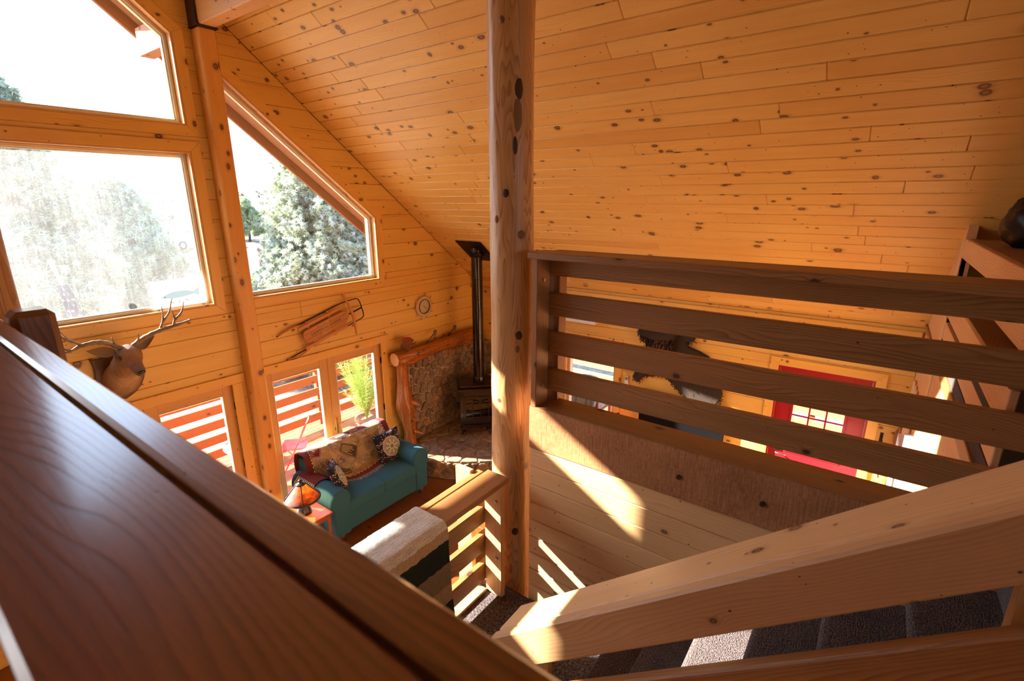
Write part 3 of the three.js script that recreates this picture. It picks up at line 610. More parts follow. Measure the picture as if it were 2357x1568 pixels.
{ // landing and stair
  const l = structure('floor_landing');
  part(l, 'carpet', new THREE.BoxGeometry(1.47, 0.03, 1.14).translate(1.685, LAND - 0.015, -1.46), CARPET);
  part(l, 'frame', new THREE.BoxGeometry(1.46, 0.22, 1.13).translate(1.685, LAND - 0.145, -1.46), PALE[0]);
  const s = thing('staircase', 'carpeted stair climbing from the landing behind the pale handrail', 'stairs');
  const rise = 0.2129, go = 0.249;
  for (let k = 0; k < 7; k++) {
    const y = LAND + rise * (k + 1), p = y - rise, z = -0.95 + go * k, sh = new THREE.Shape();
    sh.moveTo(z + 0.035, p - 0.1); sh.lineTo(z + 0.035, y - 0.06); sh.quadraticCurveTo(z + 0.005, y - 0.05, z, y - 0.03); sh.quadraticCurveTo(z + 0.002, y, z + 0.03, y); sh.lineTo(z + go + 0.034, y); sh.lineTo(z + go + 0.034, p - 0.1); sh.closePath();
    const g = new THREE.ExtrudeGeometry(sh, { depth: 0.955, bevelEnabled: false, curveSegments: 6 });
    const U = g.attributes.uv; for (let i = 0; i < U.count; i++) U.setXY(i, U.getX(i) * 1.6, U.getY(i) * 1.6);
    g.applyMatrix4(new THREE.Matrix4().makeBasis(new THREE.Vector3(0, 0, 1), new THREE.Vector3(0, 1, 0), new THREE.Vector3(-1, 0, 0)).setPosition(2.42, 0, 0));
    part(s, 'step', toCreasedNormals(g, 0.6), CARPET);
  }
  // landing to ground floor, out of sight below the loft rail
  for (let k = 0; k < 6; k++) part(s, 'lower_step', new THREE.BoxGeometry(0.27, LAND - 0.215 * (k + 1), 0.9).translate(0.81 - 0.27 * k, (LAND - 0.215 * (k + 1)) / 2, -1.42), CARPET);
}
{ // pale handrail of the stair
  const t = thing('stair_railing', 'pale sloping handrail with wide board cap beside the carpeted steps', 'railing'), phi = Math.atan(0.865), c = Math.cos(phi), s = Math.sin(phi);
  const m = new THREE.Matrix4().makeRotationX(-phi).setPosition(0, 3.127, 0), l0 = -1.166 / c, l1 = 0.72 / c;
  const put = (name, lo, hi, mat, o = {}) => part(t, name, chamferBox(lo, hi, { axis: 2, c: 0.007, ...o }).applyMatrix4(m), mat);
  put('cap', [1.455, -0.04, l0 + 0.012], [1.64, 0, l1], PALE[0]);
  put('rail_board', [1.4, -0.16, l0], [1.4525, 0, l1], phys({ map: paleMap, color: lin(0.86, 0.74, 0.6), roughness: 0.5 }), { c: 0.009 });
  for (let k = 0; k < 3; k++) put('rail_board', [1.4, (-0.352 - 0.252 * k) * c - 0.145, l0 + 0.2 + 0.2 * k], [1.447, (-0.352 - 0.252 * k) * c, l1], CEDAR[2]);
  board(t, 'post', [1.449, LAND + 0.001, -1.02], [1.49, 2.2, -0.88], PALE[2], { axis: 1 });
  board(t, 'post', [1.449, 2.0, 0.38], [1.49, 3.35, 0.52], PALE[2], { axis: 1 });
  for (const y of [1.45, 2.1]) part(t, 'bolt', bolt(1.446, y, -0.95), STEEL);
}
{ // landing railing
  const t = thing('landing_railing', 'honey coloured landing railing with a striped blanket over it', 'railing'), HONEY = tints([[1, 0.86, 0.62], [0.95, 0.8, 0.55]], paleMap, 0.5), x0 = 0.62, x1 = 2.36;
  board(t, 'cap', [x0, 2.21, -1.97], [x1 + 0.02, 2.25, -1.788], CEDAR[0], { axis: 0, c: 0.004 });
  board(t, 'rail_board', [x0, 2.1, -2.028], [x1 - 0.02, 2.25, -1.976], CEDAR[2], { axis: 0 });
  for (const [a, b] of [[1.865, 2.0], [1.63, 1.775], [1.385, 1.53]]) board(t, 'rail_board', [x0, a, -1.995], [x1 - 0.005, b, -1.951], CEDAR[2], { axis: 0 });
  board(t, 'post', [2.305, LAND + 0.002, -1.945], [2.345, 2.209, -1.8], HONEY[0], { axis: 1 });
  for (const y of [1.62, 2.08]) part(t, 'bolt', bolt(2.3, y, -1.84), STEEL);
  board(t, 'back_post', [2.26, LAND - 0.2, -2.17], [2.3, 2.268, -2.03], HONEY[1], { axis: 1 });
  board(t, 'back_post', [0.9, LAND - 0.2, -2.17], [0.94, 2.268, -2.03], HONEY[1], { axis: 1 });
  board(t, 'toe_board', [x0, LAND + 0.001, -2.03], [x1 - 0.06, LAND + 0.022, -1.93], HONEY[0], { axis: 0 });
}
{ // loft railing next to the camera
  const t = thing('loft_railing', 'dark reddish rail cap running past the camera in the near left corner', 'railing'), z0 = -2.2, z1 = 1.6;
  board(t, 'cap', [0.01, 3.7, z0], [0.181, 3.74, z1], RAILCAP, { axis: 2, c: 0.006, uo: 0.4, vo: 0.2 });
  board(t, 'rail_board', [0.187, 3.59, z0], [0.236, 3.742, z1], RAILCAP, { axis: 2, c: 0.007, uo: 1.7, vo: 0.9 });
  for (const y of [3.34, 3.09, 2.86]) board(t, 'rail_board', [0.19, y, z0], [0.232, y + 0.145, z1], CEDAR[0], { axis: 2 });
  board(t, 'post', [0.24, 2.5, -1.96], [0.335, 3.765, -1.86], RAILCAP, { axis: 1, c: 0.016 });
  board(t, 'post', [0.1, 2.795, 0.6], [0.186, 3.7, 0.69], RAILCAP, { axis: 1 });
}
// ---------------------------------------------------------------- stone hearth and stove
function clipHalf(poly, nx, ny, d) { // keeps nx*x + ny*y <= d
  const out = []; for (let i = 0; i < poly.length; i++) { const a = poly[i], b = poly[(i + 1) % poly.length], fa = nx * a[0] + ny * a[1] - d, fb = nx * b[0] + ny * b[1] - d; if (fa <= 0) out.push(a); if (fa * fb < 0) { const t = fa / (fa - fb); out.push([lerp(a[0], b[0], t), lerp(a[1], b[1], t)]); } } return out;
}
function cells(x0, x1, y0, y1, size, seed, squash = 1, inside = () => true) {
  const r = rng(seed), pts = [], nx = Math.max(1, Math.round((x1 - x0) / size)), ny = Math.max(1, Math.round((y1 - y0) / (size * squash))), dx = (x1 - x0) / nx, dy = (y1 - y0) / ny;
  for (let j = -1; j <= ny; j++) for (let i = -1; i <= nx; i++) pts.push([x0 + (i + 0.5 + (j % 2 ? 0.25 : -0.25) + between(-0.3, 0.3, r)) * dx, y0 + (j + 0.5 + between(-0.32, 0.32, r)) * dy]);
  const out = [];
  for (const p of pts) {
    if (!inside(p)) continue;
    let poly = [[x0, y0], [x1, y0], [x1, y1], [x0, y1]];
    for (const q of pts) if (q !== p) { const d = Math.hypot(q[0] - p[0], q[1] - p[1]); if (d > size * 3.2) continue; const nxx = (q[0] - p[0]) / d, nyy = (q[1] - p[1]) / d; poly = clipHalf(poly, nxx, nyy, nxx * (p[0] + q[0]) / 2 + nyy * (p[1] + q[1]) / 2); if (poly.length < 3) break; }
    if (poly.length > 2) out.push(poly);
  }
  return out;
}
const areaOf = (p) => { let a = 0; for (let i = 0; i < p.length; i++) { const q = p[(i + 1) % p.length]; a += p[i][0] * q[1] - p[i][1] * q[0]; } return a / 2; };
function shrink(poly, w) { if (areaOf(poly) < 0) poly = poly.slice().reverse(); let out = poly; const n = poly.length; for (let i = 0; i < n; i++) { const a = poly[i], b = poly[(i + 1) % n], l = Math.hypot(b[0] - a[0], b[1] - a[1]); if (l < 1e-6) continue; const nx = (b[1] - a[1]) / l, ny = -(b[0] - a[0]) / l; out = clipHalf(out, nx, ny, nx * a[0] + ny * a[1] - w); if (out.length < 3) return []; } return out; }
const chaikin = (p) => p.flatMap((a, i) => { const b = p[(i + 1) % p.length]; return [[lerp(a[0], b[0], 0.22), lerp(a[1], b[1], 0.22)], [lerp(a[0], b[0], 0.78), lerp(a[1], b[1], 0.78)]]; });
function stoneGeometry(poly, height, seed, map = (x, y, h) => [x, y, h], flat = 0.8) {
  const o = chaikin(poly), n = o.length, cx = o.reduce((s, p) => s + p[0], 0) / n, cy = o.reduce((s, p) => s + p[1], 0) / n, P = [], U = [], I = [];
  const rings = [[1, -0.01], [1, height * 0.45], [0.93, height * 0.86], [flat, height]];
  rings.forEach(([s, h], k) => o.forEach(([x, y]) => { const px = lerp(cx, x, s), py = lerp(cy, y, s), d = k > 1 ? height * 0.3 * noise2(px * 14 + seed, py * 14) : 0; P.push(...map(px, py, h + d)); U.push((px + seed * 0.37) * 2.2, (py + seed * 0.71) * 2.2); }));
  P.push(...map(cx, cy, height * (1.05 + 0.15 * noise2(cx * 20, cy * 20)))); U.push((cx + seed * 0.37) * 2.2, (cy + seed * 0.71) * 2.2);
  for (let k = 0; k < 3; k++) for (let i = 0; i < n; i++) { const a = k * n + i, b = k * n + (i + 1) % n; I.push(a, b, b + n, a, b + n, a + n); }
  for (let i = 0; i < n; i++) I.push(3 * n + i, 3 * n + (i + 1) % n, 4 * n);
  const g = new THREE.BufferGeometry(); g.setAttribute('position', new THREE.Float32BufferAttribute(P, 3)); g.setAttribute('uv', new THREE.Float32BufferAttribute(U, 2)); g.setIndex(I); g.computeVertexNormals();
  return g;
}
const stoneMap = texture(512, 512, (u, v, o) => { const a = 0.78 + 0.16 * noise2(u * 6, v * 6, 6, 6) + 0.14 * noise2(u * 24, v * 24, 24, 24) + 0.1 * noise2(u * 90, v * 90, 90, 90); o[0] = a; o[1] = a * (0.98 + 0.05 * noise2(u * 5 + 3, v * 5, 5, 5)); o[2] = a * (0.95 + 0.07 * noise2(u * 4, v * 4 + 2, 4, 4)); });
const stoneBump = texture(256, 256, (u, v, o) => { o[0] = o[1] = o[2] = 0.5 + 0.35 * noise2(u * 12, v * 12, 12, 12) + 0.25 * noise2(u * 50, v * 50, 50, 50); }, { srgb: false });
const STONES = [[0.3, 0.2, 0.13], [0.36, 0.25, 0.16], [0.26, 0.2, 0.15], [0.42, 0.25, 0.14], [0.33, 0.26, 0.19], [0.22, 0.16, 0.11], [0.48, 0.27, 0.15]].map(([r, g, b]) => std({ map: stoneMap, bumpMap: stoneBump, bumpScale: 0.006, color: lin(r * 1.5, g * 1.5, b * 1.5), roughness: 0.85 }));
const MORTAR = std({ map: stoneMap, color: lin(0.62, 0.52, 0.4), roughness: 1 });
{
  const r = rng(41), w = thing('stone_wall', 'fieldstone wall facing behind the stove, under the log mantel', 'stone wall');
  part(w, 'mortar', new THREE.BoxGeometry(1.68, 1.4, 0.11).translate(5.73, 0.97, GZ + 0.056), MORTAR);
  part(w, 'mortar', new THREE.BoxGeometry(0.11, 1.4, 1.78).translate(EX - 0.056, 0.97, -4.85), MORTAR);
  for (const p of cells(4.92, 6.45, 0.3, 1.66, 0.15, 43, 1.05)) { const q = shrink(p, between(0.007, 0.014, r)); if (q.length > 2 && areaOf(q) > 0.002) part(w, 'stone', stoneGeometry(q, between(0.02, 0.04, r), r() * 50, (x, y, h) => [x, y, GZ + 0.108 + h]), STONES[Math.floor(r() * 7)]); }
  for (const p of cells(-5.62, -3.98, 0.3, 1.66, 0.19, 47, 1.05)) { const q = shrink(p, between(0.007, 0.014, r)); if (q.length > 2 && areaOf(q) > 0.002) part(w, 'stone', stoneGeometry(q, between(0.02, 0.04, r), r() * 50, (x, y, h) => [EX - 0.108 - h, y, x]), STONES[Math.floor(r() * 7)]); }
}
{
  const r = rng(53), R = 1.95, hearth = thing('stone_hearth', 'raised quarter-round stone hearth that the stove stands on', 'hearth');
  const disc = new THREE.Shape(); disc.moveTo(0, 0); disc.absarc(0, 0, R - 0.02, Math.PI / 2, Math.PI, false); disc.lineTo(0, 0);
  // drawn about the corner with x to the left (negative) and y towards the room
  const g = new THREE.ExtrudeGeometry(disc, { depth: 0.285, bevelEnabled: false, curveSegments: 40 });
  g.applyMatrix4(new THREE.Matrix4().makeBasis(new THREE.Vector3(1, 0, 0), new THREE.Vector3(0, 0, 1), new THREE.Vector3(0, 1, 0)).setPosition(EX - 0.112, 0.001, GZ + 0.112)); // mirrored basis
  const I = []; const gn = g.index ? g.toNonIndexed() : g; for (let i = 0; i < gn.attributes.position.count; i += 3) I.push(i, i + 2, i + 1); gn.setIndex(I); gn.computeVertexNormals();
  part(hearth, 'mortar', gn, MORTAR);
  const circle = (poly) => { for (let a = 90; a <= 180; a += 4.5) { const t = THREE.MathUtils.degToRad(a); poly = clipHalf(poly, Math.cos(t), Math.sin(t), R - 0.01); if (poly.length < 3) return []; } return poly; };
  for (const p of cells(-R, 0, 0, R, 0.27, 59, 0.8)) { const q = shrink(circle(p), 0.006); if (q.length > 2 && areaOf(q) > 0.004) part(hearth, 'flagstone', stoneGeometry(q.map(([x, y]) => [x, -y]), between(0.014, 0.026, r), r() * 50, (x, y, h) => [EX - 0.112 + x, 0.284 + h, GZ + 0.112 - y], 0.9), STONES[Math.floor(r() * 5)]); }
  const arc = R * Math.PI / 2;
  for (const p of cells(0, arc, 0.01, 0.285, 0.19, 67, 0.72)) { const q = shrink(p, 0.008); if (q.length > 2 && areaOf(q) > 0.002) part(hearth, 'face_stone', stoneGeometry(q, between(0.022, 0.036, r), r() * 50, (x, y, h) => { const t = Math.PI - x / R; return [EX - 0.112 + Math.cos(t) * (R - 0.024 + h), y, GZ + 0.112 + Math.sin(t) * (R - 0.024 + h)]; }), STONES[Math.floor(r() * 7)]); }
}
const JUNIPER = (() => { const map = woodTexture({ W: 1024, H: 512, LU: 1.6, LV: 0.8, seed: 71, knots: 10, pins: 10, light: [0.8, 0.5, 0.2], dark: [0.36, 0.15, 0.05], knot: [0.12, 0.05, 0.02], amp: 0.3, ring: 0.02, cathedral: 0.09, rMin: 0.01, rMax: 0.03 }); return phys({ map, roughness: 0.3, clearcoat: 0.6, clearcoatRoughness: 0.2 }); })();
function gnarled(points, radius, seed, ridges, along) { // a twisted log
  const c = new THREE.CatmullRomCurve3(points.map((p) => new THREE.Vector3(...p)));
  return sheet((u, v) => { const p = c.getPoint(v), d = c.getTangent(v), a = u * 2 * Math.PI * (along ? 1 : 1), n = along ? new THREE.Vector3(0, 1, 0) : new THREE.Vector3(1, 0, 0), b = new THREE.Vector3().crossVectors(d, n).normalize(), m = new THREE.Vector3().crossVectors(b, d).normalize(); const r = radius(v) * (1 + ridges * noise2(Math.cos(a) * 1.6 + seed, Math.sin(a) * 1.6 + v * 3) + ridges * 0.5 * noise2(Math.cos(a) * 4 + v * 7 + seed, Math.sin(a) * 4 - v * 5)); return [p.x + (m.x * Math.cos(a) + b.x * Math.sin(a)) * r, p.y + (m.y * Math.cos(a) + b.y * Math.sin(a)) * r, p.z + (m.z * Math.cos(a) + b.z * Math.sin(a)) * r]; }, 28, 60, { uv: (u, v) => [v * 1.1, u], close: true });
}
const capDisc = (x, y, z, r, axis) => { const g = new THREE.CircleGeometry(r, 24); if (axis === 0) g.rotateY(-Math.PI / 2); return g.translate(x, y, z); };
{
  const t = thing('log_mantel', 'glossy orange log mantel shelf above the fieldstones', 'mantel');
  part(t, 'log', gnarled([[4.6, 1.765, GZ + 0.16], [5.1, 1.755, GZ + 0.16], [5.8, 1.775, GZ + 0.155], [6.54, 1.765, GZ + 0.16]], (v) => 0.1 + 0.012 * Math.sin(v * 9), 3, 0.34, true), JUNIPER);
  part(t, 'sawn_end', capDisc(4.603, 1.765, GZ + 0.16, 0.1, 0), POSTWOOD);
  const p = thing('log_pillar', 'twisted juniper trunk holding the mantel beside the glass door', 'pillar');
  const trunk = part(p, 'trunk', gnarled([[4.8, 0.0, GZ + 0.14], [4.83, 0.5, GZ + 0.145], [4.77, 1.0, GZ + 0.14], [4.76, 1.66, GZ + 0.13]], (v) => 0.115 - 0.012 * v + 0.02 * Math.sin(v * 11 + 1), 8, 0.26, false), JUNIPER);
  for (const [a, b, r1] of [[[4.83, 1.02, GZ + 0.18], [4.97, 0.93, GZ + 0.24], 0.055], [[4.86, 0.5, GZ + 0.18], [5.0, 0.43, GZ + 0.26], 0.035], [[4.8, 0.75, GZ + 0.2], [4.86, 0.72, GZ + 0.28], 0.03]]) part(trunk, 'branch_stub', tube([a, [(a[0] + b[0]) / 2, (a[1] + b[1]) / 2 + 0.012, (a[2] + b[2]) / 2], b], (v) => r1 * (1 - 0.35 * v), { seg: 8, sides: 14 }), JUNIPER);
}
// cast-iron stove, turned to face the room from the corner
{
  const t = thing('wood_stove', 'dark brown enamel stove on the stone hearth with a stovepipe', 'stove'), ENAMEL = phys({ color: lin(0.016, 0.006, 0.004), roughness: 0.28, clearcoat: 0.5, clearcoatRoughness: 0.1 }), INSIDE = std({ color: lin(0.07, 0.05, 0.035), roughness: 0.9 });
  const SG = phys({ color: lin(0.45, 0.4, 0.35), transmission: 1, thickness: 0, roughness: 0.05, ior: 1.5 });
  t.position.set(5.9, 0.312, -5.05); t.rotation.y = -Math.PI / 4;  // local +z faces the room
  const box = (w, h, d, x, y, z, r = 0.008) => soft(w, h, d, r, 2).translate(x, y, z);
  part(t, 'body', [box(0.66, 0.06, 0.46, 0, 0.15, 0), box(0.03, 0.6, 0.44, -0.31, 0.47, 0), box(0.03, 0.6, 0.44, 0.31, 0.47, 0), box(0.62, 0.6, 0.03, 0, 0.47, -0.21)], ENAMEL);
  part(t, 'top_plate', [box(0.74, 0.035, 0.54, 0, 0.79, 0, 0.012), box(0.66, 0.05, 0.46, 0, 0.825, -0.02, 0.02)], ENAMEL);
  for (const x of [-0.27, 0.27]) for (const z of [-0.17, 0.19]) part(t, 'leg', tube([[x * 0.93, 0.14, z * 0.9], [x * 1.08, 0.09, z * 1.1], [x * 1.0, 0.04, z * 1.0], [x * 1.1, 0.0, z * 1.12]], (v) => lerp(0.032, 0.016, v), { seg: 12, sides: 10 }), ENAMEL);
  const face = part(t, 'front_frame', [box(0.66, 0.1, 0.03, 0, 0.72, 0.225), box(0.66, 0.12, 0.03, 0, 0.22, 0.225), box(0.07, 0.6, 0.03, -0.3, 0.47, 0.225), box(0.07, 0.6, 0.03, 0.3, 0.47, 0.225)], ENAMEL);
  part(t, 'side_arch', tube([[-0.26, 0.62, 0.245], [-0.12, 0.655, 0.245], [0, 0.665, 0.245], [0.12, 0.655, 0.245], [0.26, 0.62, 0.245]], 0.012, { seg: 24, sides: 8 }), ENAMEL);
  const door = part(t, 'fire_door', [box(0.54, 0.035, 0.03, 0, 0.66, 0.24), box(0.54, 0.035, 0.03, 0, 0.3, 0.24), box(0.035, 0.4, 0.03, -0.255, 0.48, 0.24), box(0.035, 0.4, 0.03, 0.255, 0.48, 0.24)], ENAMEL);
  part(door, 'fire_glass', new THREE.PlaneGeometry(0.5, 0.36).translate(0, 0.48, 0.238), SG);
  for (const x of [-0.13, 0, 0.13]) part(door, 'grille_bar', tube([[x, 0.3, 0.258], [x, 0.66, 0.258]], 0.006, { seg: 1, sides: 6, curve: false }), ENAMEL);
  for (const y of [0.42, 0.55]) part(door, 'grille_bar', tube([[-0.25, y, 0.258], [0.25, y, 0.258]], 0.006, { seg: 1, sides: 6, curve: false }), ENAMEL);
  for (const s of [-1, 1]) part(door, 'grille_leaf', tube([[0, 0.55, 0.26], [s * 0.06, 0.6, 0.262], [s * 0.12, 0.6, 0.26]], 0.007, { seg: 10, sides: 6 }), ENAMEL);
  part(t, 'ash_lip', [box(0.6, 0.03, 0.08, 0, 0.17, 0.25), box(0.5, 0.012, 0.02, 0, 0.22, 0.245)], ENAMEL);
  for (let k = 0; k < 4; k++) part(t, 'firewood', tube([[-0.2 + 0.05 * k, 0.33 + 0.05 * (k % 2), 0.0 + 0.04 * k], [0.18 - 0.03 * k, 0.34 + 0.04 * (k % 3), 0.05 - 0.03 * k]], 0.035, { seg: 4, sides: 10, curve: false }), INSIDE);
  part(t, 'fire_brick', new THREE.BoxGeometry(0.58, 0.5, 0.02).translate(0, 0.48, -0.18), INSIDE);
  const top = roofY(5.9) - 0.312, PIPE = phys({ color: lin(0.02, 0.014, 0.011), roughness: 0.16, metalness: 0.7, clearcoat: 0.6, clearcoatRoughness: 0.08 });
  const pipe = part(t, 'stovepipe', lathe([[0.088, 0.84], [0.088, top + 0.06]], 32), PIPE);
  part(pipe, 'pipe_collar', lathe([[0.1, 0.84], [0.1, 0.93], [0.09, 0.95]], 32), PIPE);
  for (const y of [1.62, 1.66, 2.24, 2.28, 2.56]) part(pipe, 'pipe_joint', lathe([[0.088, y - 0.006], [0.0905, y], [0.088, y + 0.006]], 32), PIPE);
  const plate = new THREE.BoxGeometry(0.5, 0.012, 0.5); // lies on the slope of the ceiling
  const q = thing('ceiling_flange', 'black square plate where the stovepipe meets the ceiling', 'flange');
  plate.applyMatrix4(new THREE.Matrix4().makeBasis(new THREE.Vector3(-SA, SB, 0), new THREE.Vector3(SB, SA, 0), new THREE.Vector3(0, 0, -1)).setPosition(5.9 - 0.008, roofY(5.9) - 0.012, -5.05));
  part(q, 'plate', plate, METAL_BLACK); part(q, 'collar', lathe([[0.125, -0.02], [0.12, 0.02], [0.095, 0.05]].map(([a, b]) => [a, -b]), 28).translate(5.9, roofY(5.9) - 0.055, -5.05), METAL_BLACK);
}
// ---------------------------------------------------------------- sofa and what lies on it
const weave = texture(256, 256, (u, v, o) => { o[0] = o[1] = o[2] = 0.5 + 0.3 * Math.sin(u * 2 * Math.PI * 48) * Math.sin(v * 2 * Math.PI * 48) + 0.2 * noise2(u * 40, v * 40, 40, 40); }, { srgb: false });
const TEAL = phys({ color: lin(0.024, 0.12, 0.175), roughness: 0.9, sheen: 0.35, sheenColor: lin(0.1, 0.3, 0.36), sheenRoughness: 0.5, bumpMap: weave, bumpScale: 0.0008 });
const wrinkle = (g, amount, f, seed) => { const P = g.attributes.position, N = g.attributes.normal; for (let i = 0; i < P.count; i++) { const d = amount * noise3(P.getX(i) * f + seed, P.getY(i) * f * 1.4, P.getZ(i) * f); P.setXYZ(i, P.getX(i) + N.getX(i) * d, P.getY(i) + N.getY(i) * d, P.getZ(i) + N.getZ(i) * d); } g.computeVertexNormals(); return g; };
const puffy = (w, h, d, e = 0.28, n = 22) => { // a cushion: rounded box that swells in the middle
  const g = mergeVertices((() => { const b = new THREE.BoxGeometry(2, 2, 2, n, n, n); b.deleteAttribute('uv'); b.deleteAttribute('normal'); return b; })(), 1e-4), P = g.attributes.position;
  for (let i = 0; i < P.count; i++) { const x = P.getX(i), y = P.getY(i), z = P.getZ(i), k = 7; const l = Math.pow(Math.pow(Math.abs(x), k) + Math.pow(Math.abs(y), k) + Math.pow(Math.abs(z), k), 1 / k); const X = x / l, Y = y / l, Z = z / l, s = 1 + e * (1 - X * X) * (1 - Z * Z) * 0.5; P.setXYZ(i, X * w / 2, Y * h / 2 * s, Z * d / 2); }
  g.computeVertexNormals(); const U = new Float32Array(P.count * 2); for (let i = 0; i < P.count; i++) { U[2 * i] = P.getX(i) / w + 0.5; U[2 * i + 1] = P.getZ(i) / d + 0.5; } g.setAttribute('uv', new THREE.BufferAttribute(U, 2)); return g;
};
const SX0 = 2.86, SX1 = 4.36, SZ = -4.74, SB2 = -5.62;
const backFront = (y) => -5.36 - 0.1 * clamp((y - 0.45) / 0.45);  // face of the backrest
{
  const t = thing('sofa', 'teal two-seat sofa with rolled arms in front of the glass doors', 'sofa');
  part(t, 'base', wrinkle(soft(SX1 - SX0 - 0.14, 0.3, 0.8, 0.03, 6).translate((SX0 + SX1) / 2, 0.245, SZ - 0.42), 0.006, 5, 1), TEAL);
  for (const s of [0, 1]) {
    const sh = new THREE.Shape(); sh.moveTo(-0.085, 0); sh.lineTo(-0.088, 0.36); sh.quadraticCurveTo(-0.13, 0.4, -0.13, 0.46); sh.absarc(-0.005, 0.46, 0.125, Math.PI, 0, true); sh.quadraticCurveTo(0.12, 0.4, 0.09, 0.36); sh.lineTo(0.085, 0); sh.closePath();
    const g = new THREE.ExtrudeGeometry(sh, { depth: 0.8, bevelEnabled: true, bevelThickness: 0.03, bevelSize: 0.018, bevelSegments: 4, curveSegments: 14, steps: 24 });
    g.translate(s ? SX1 - 0.1 : SX0 + 0.1, 0.11, SB2 + 0.05);
    part(t, 'arm', wrinkle(toCreasedNormals(g, 0.9), 0.006, 7, s * 9), TEAL);
  }
  part(t, 'backrest', wrinkle(sheet((u, v) => { // a thick curved back, closed round its section
    const a = v * 2 * Math.PI, x = lerp(SX0 + 0.1, SX1 - 0.1, u), top = 0.93 - 0.05 * Math.pow(Math.abs(u * 2 - 1), 3), y = lerp(0.2, top, 0.5 - 0.5 * Math.cos(a)), side = Math.sin(a), th = 0.13, k = Math.sign(side) * Math.pow(Math.abs(side), 0.45); return [x, y, -5.49 + (y - 0.5) * -0.1 + k * th];
  }, 30, 40), 0.006, 6, 4), TEAL);
  for (const s of [0, 1]) { const ends = sheet((u, v) => { const a = u * 2 * Math.PI, top = 0.88, y = lerp(0.2, top, 0.5 - 0.5 * Math.cos(a)), k = Math.sign(Math.sin(a)) * Math.pow(Math.abs(Math.sin(a)), 0.45); return [s ? SX1 - 0.1 + 0.02 * (1 - v) : SX0 + 0.1 - 0.02 * (1 - v), lerp(0.55, y, v), -5.49 - 0.1 * (y - 0.5) * v + k * 0.13 * v]; }, 32, 4); part(t, 'back_end', ends, TEAL); }
  for (const s of [0, 1]) { const c = puffy(0.645, 0.17, 0.64, 0.25); c.translate(lerp(SX0 + 0.2, SX1 - 0.2, s ? 0.755 : 0.245), 0.43, SZ - 0.31); part(t, 'seat_cushion', wrinkle(c, 0.004, 6, s * 5 + 2), TEAL); }
  const WALNUT = phys({ color: lin(0.09, 0.03, 0.012), roughness: 0.3, clearcoat: 0.4 });
  for (const x of [SX0 + 0.09, SX1 - 0.09]) for (const z of [SZ - 0.05, SB2 + 0.1]) part(t, 'bun_foot', lathe([[0, 0.001], [0.028, 0.001], [0.032, 0.012], [0.024, 0.022], [0.04, 0.05], [0.044, 0.065], [0.036, 0.085], [0.03, 0.105], [0, 0.106]], 20).translate(x, 0, z), WALNUT);
}
const throwMap = canvasTexture(1024, 1024, (c, w, h) => { // woven map-and-travel tapestry with a maroon border
  const r = rng(81); c.fillStyle = '#b39a72'; c.fillRect(0, 0, w, h);
  for (let i = 0; i < 240; i++) { c.fillStyle = ['#c9b28a', '#9c8a6d', '#8a7a64', '#d8c39c', '#7a7d7c', '#a58f72'][Math.floor(r() * 6)]; c.globalAlpha = 0.5; c.beginPath(); const x = r() * w, y = r() * h; c.moveTo(x, y); for (let k = 0; k < 6; k++) c.lineTo(x + between(-90, 90, r), y + between(-70, 70, r)); c.fill(); }
  c.globalAlpha = 1; c.strokeStyle = '#2c2620'; c.lineWidth = 2.5;
  for (let i = 0; i < 90; i++) { let x = r() * w, y = r() * h; c.beginPath(); c.moveTo(x, y); for (let k = 0; k < 9; k++) { x += between(-38, 42, r); y += between(-34, 34, r); c.lineTo(x, y); } c.stroke(); }
  const card = (x, y, a, b, turn, fill, ink) => { c.save(); c.translate(x, y); c.rotate(turn); c.fillStyle = fill; c.fillRect(-a / 2, -b / 2, a, b); c.strokeStyle = ink; c.lineWidth = 5; c.strokeRect(-a / 2 + 7, -b / 2 + 7, a - 14, b - 14); c.fillStyle = ink; for (let k = 0; k < 7; k++) c.fillRect(-a / 2 + 20, -b / 2 + 24 + k * (b - 40) / 7, (a - 40) * between(0.3, 1, r), 7); c.restore(); };
  card(700, 330, 190, 270, 0.12, '#74221f', '#d9b08c'); card(470, 620, 220, 120, 0.5, '#4a4033', '#b5a273'); card(250, 300, 150, 210, -0.3, '#d9c49a', '#6a2320'); card(880, 620, 170, 130, -0.6, '#c9b189', '#2a2522'); card(330, 820, 240, 110, 0.2, '#5c4a35', '#cdb98c'); card(120, 640, 130, 180, 0.2, '#6e2722', '#c7a07e'); card(560, 160, 210, 100, -0.25, '#4c5458', '#c9b58f');
  c.fillStyle = '#5a1d1e'; c.beginPath(); c.ellipse(470, 380, 130, 90, 0.15, 0, 7); c.fill(); c.fillStyle = '#2a2422'; c.beginPath(); c.ellipse(470, 380, 92, 56, 0.15, 0, 7); c.fill(); c.fillStyle = '#bba783'; for (let k = 0; k < 6; k++) c.fillRect(410 + k * 21, 356, 11, 48);
  c.fillStyle = '#6d2420'; c.fillRect(0, 0, w, 62); c.fillRect(0, h - 62, w, 62); c.fillRect(0, 0, 62, h); c.fillRect(w - 62, 0, 62, h);
  for (let k = 0; k < 40; k++) { c.fillStyle = k % 2 ? '#e1d2ae' : '#241f1c'; c.fillRect(62 + k * 23, 62, 23, 9); c.fillRect(62 + k * 23, h - 71, 23, 9); c.fillRect(62, 62 + k * 23, 9, 23); c.fillRect(w - 71, 62 + k * 23, 9, 23); }
  c.globalAlpha = 0.12; for (let j = 0; j < h; j += 4) { c.fillStyle = j % 8 ? '#000' : '#fff'; c.fillRect(0, j, w, 2); } c.globalAlpha = 1;
});
